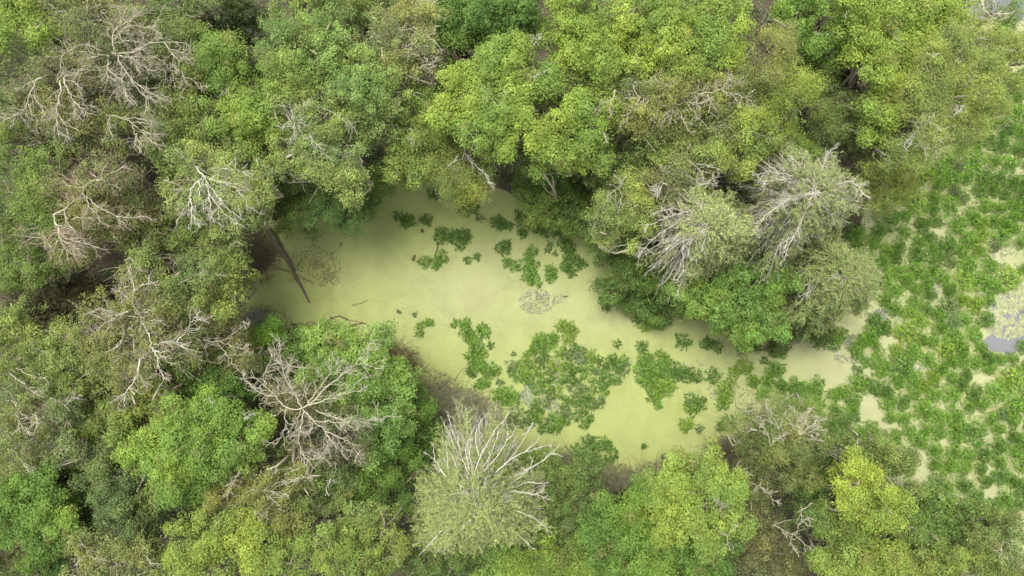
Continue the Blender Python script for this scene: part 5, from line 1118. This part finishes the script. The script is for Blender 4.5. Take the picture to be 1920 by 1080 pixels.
# ------------------------------------------------------------------ litter along the banks and on the weed
g = Geo()
def scat(n, ell):
    e = ell[rm.integers(len(ell))] if False else None
    out = []
    w = np.array([q[2]*q[3]*q[4] for q in ell], float); w /= w.sum()
    i = rm.choice(len(ell), n, p=w); E = np.array(ell, float)[i]
    a = rm.uniform(0, 6.283, n); q = np.sqrt(rm.random(n))
    return E[:, 0]+E[:, 2]*q*np.cos(a), E[:, 1]+E[:, 3]*q*np.sin(a)
EL = [(470,478,60,56,1),(490,600,50,30,.8),(550,640,60,30,.8),(620,630,60,30,.7),(745,690,36,48,1),(800,730,60,40,1),(850,775,95,50,1),(1050,860,70,24,.8),(1170,895,90,26,1),(1270,880,70,24,1),(1350,860,40,44,1),(1400,740,50,30,.3),(590,500,50,40,.25),(430,530,30,50,.8)]
x, y = scat(9000, EL); n = len(x); P = W(x, y, 0); P[:, 2] = rm.uniform(.01, .12, n)
c = lin((120, 112, 84))*(1+rm.normal(size=(n, 1))*.3)
leaves(g, P, rm.normal(size=(n, 3))*.3+np.array([0, 0, 1]), rm.uniform(.07, .17, n), rm.uniform(.03, .07, n), np.clip(c, .01, .6), rm)
x, y = scat(2600, EL); n = len(x); A = W(x, y, 0); A[:, 2] = rm.uniform(.02, .15, n)
d_ = norm(rm.normal(size=(n, 3))*np.array([1, 1, .12])); B = A+d_*rm.uniform(.25, 1.3, (n, 1)); B[:, 2] = np.maximum(B[:, 2], .01)
cv = curve_between(A, B, 4, rm, .06); tubes(g, cv, rm.uniform(.008, .02, (n, 1))*np.linspace(1, .5, 4)[None], 3, lin((142, 134, 108))*(1+rm.normal(size=(n, 1))*.25))
stuff('shore_litter', g, M_BARK, 'dead leaves and broken twigs lying along the muddy margins of the pond', 'litter')
g = Geo()
x = rm.uniform(430, 1420, 26000); y = rm.uniform(340, 900, 26000)
k = in_poly(x, y, POND) & (vnoise(x, y, 81, 24)*.6+vnoise(x, y, 82, 60)*.6+.25*np.exp(-(((x-800)/120)**2+((y-690)/60)**2)) > .68)
x, y = x[k], y[k]; n = len(x); P = W(x, y, 0); P[:, 2] = rm.uniform(.006, .02, n)
c = soften(lin((138, 146, 82)))*(1+rm.normal(size=(n, 1))*.28)
leaves(g, P, rm.normal(size=(n, 3))*.12+np.array([0, 0, 1]), rm.uniform(.03, .12, n), rm.uniform(.02, .05, n), np.clip(c, .01, .7), rm)
stuff('floating_debris', g, M_WATERLEAF, 'fine flecks of leaf and seed scattered over the duckweed of the pond', 'debris')

# ------------------------------------------------------------------ logs and sticks
def stick(name, label, cat, paths, col, group=None, sides=8):
    r_ = np.random.default_rng(abs(hash(label)) % 1000 if False else len(label)*7)
    g = Geo(); o = W(paths[0][0][0][0], paths[0][0][0][1], 0)
    for pts_, r0, r1 in paths:
        q = resample(np.array([W(*p) for p in pts_]), 10)
        q[1:-1] += r_.normal(size=(8, 3))*r0*.15
        tubes(g, q[None], (np.linspace(r0, r1, 10)*(1+r_.normal(size=10)*.06))[None], sides, lin(col))
    ob = link(bpy.data.objects.new(name, g.mesh(name, M_BARK, o, True))); ob.location = o
    tag(ob, label, cat, group)
stick('fallen_log', 'long brown fallen log lying in the pond at its left end, tapering to a point', 'log', [([(503,430,.55),(518,455,.42),(535,482,.3),(550,510,.2),(566,540,.12),(581,568,.02)], 0.23, .06), ([(549,508,.22),(560,495,.35),(570,482,.3),(577,480,.2)], .03, .015)], (104,98,84))
stick('dead_branch', 'thin grey dead branch lying across the brown fallen log', 'branch', [([(511,499,.12),(530,505,.3),(548,510,.42),(566,520,.2),(588,533,.03)], .055, .025), ([(548,510,.42),(552,518,.3),(545,530,.2)], .03, .012)], (134,124,98))
ST = 'small sticks floating on the duckweed'
for (a, b_, l) in [((602,598),(620,610),'dark crooked stick below the lower left murky water'),((619,594),(628,599),'short dark stick right of the dark crooked stick'),((660,572),(690,562),'pale thin stick left of the middle of the pond'),((752,674),(776,661),'straight brown stick near the lower left shore, by the thin dark brush'),
                  ((773,488),(777,479),'short upright stick left of the small round clump'),((790,430),(792,437),'tiny stick above the small round clump'),((876,758),(886,738),'dark stick poking out of the wide grey-brown twigs'),((566,610),(580,604),'small twig in the dark water at the lower left'),((744,583),(752,587),'dark floating lump in the left middle of the pond'),
                  ((640,455),(636,462),'dark speck of a stick at the upper left of the pond'),((1058,556),(1066,554),'short twig beside the silvery leaf patch'),((822,455),(812,488),'dark bent stem linking the two plants in the upper left of the pond')]:
    m_ = ((a[0]+b_[0])/2+1.5, (a[1]+b_[1])/2+1, .05)
    stick('stick', l, 'stick', [([(a[0], a[1], .03), m_, (b_[0], b_[1], .06)], .06 if 'lump' not in l else .13, .02 if 'lump' not in l else .09)], (104,96,62) if 'pale' not in l else (150,146,96), ST, 6)
stick('fallen_log', 'pale broken log on the brown litter under the fan of thin pale limbs', 'log', [([(236,288,.6),(262,292,.5)], .13, .09)], (158,138,118))
stick('fallen_log', 'pinkish fallen log slanting under the claw of whitish branches', 'log', [([(290,398,.7),(318,412,.6),(330,428,.5),(346,440,.3)], .12, .04)], (170,142,122))
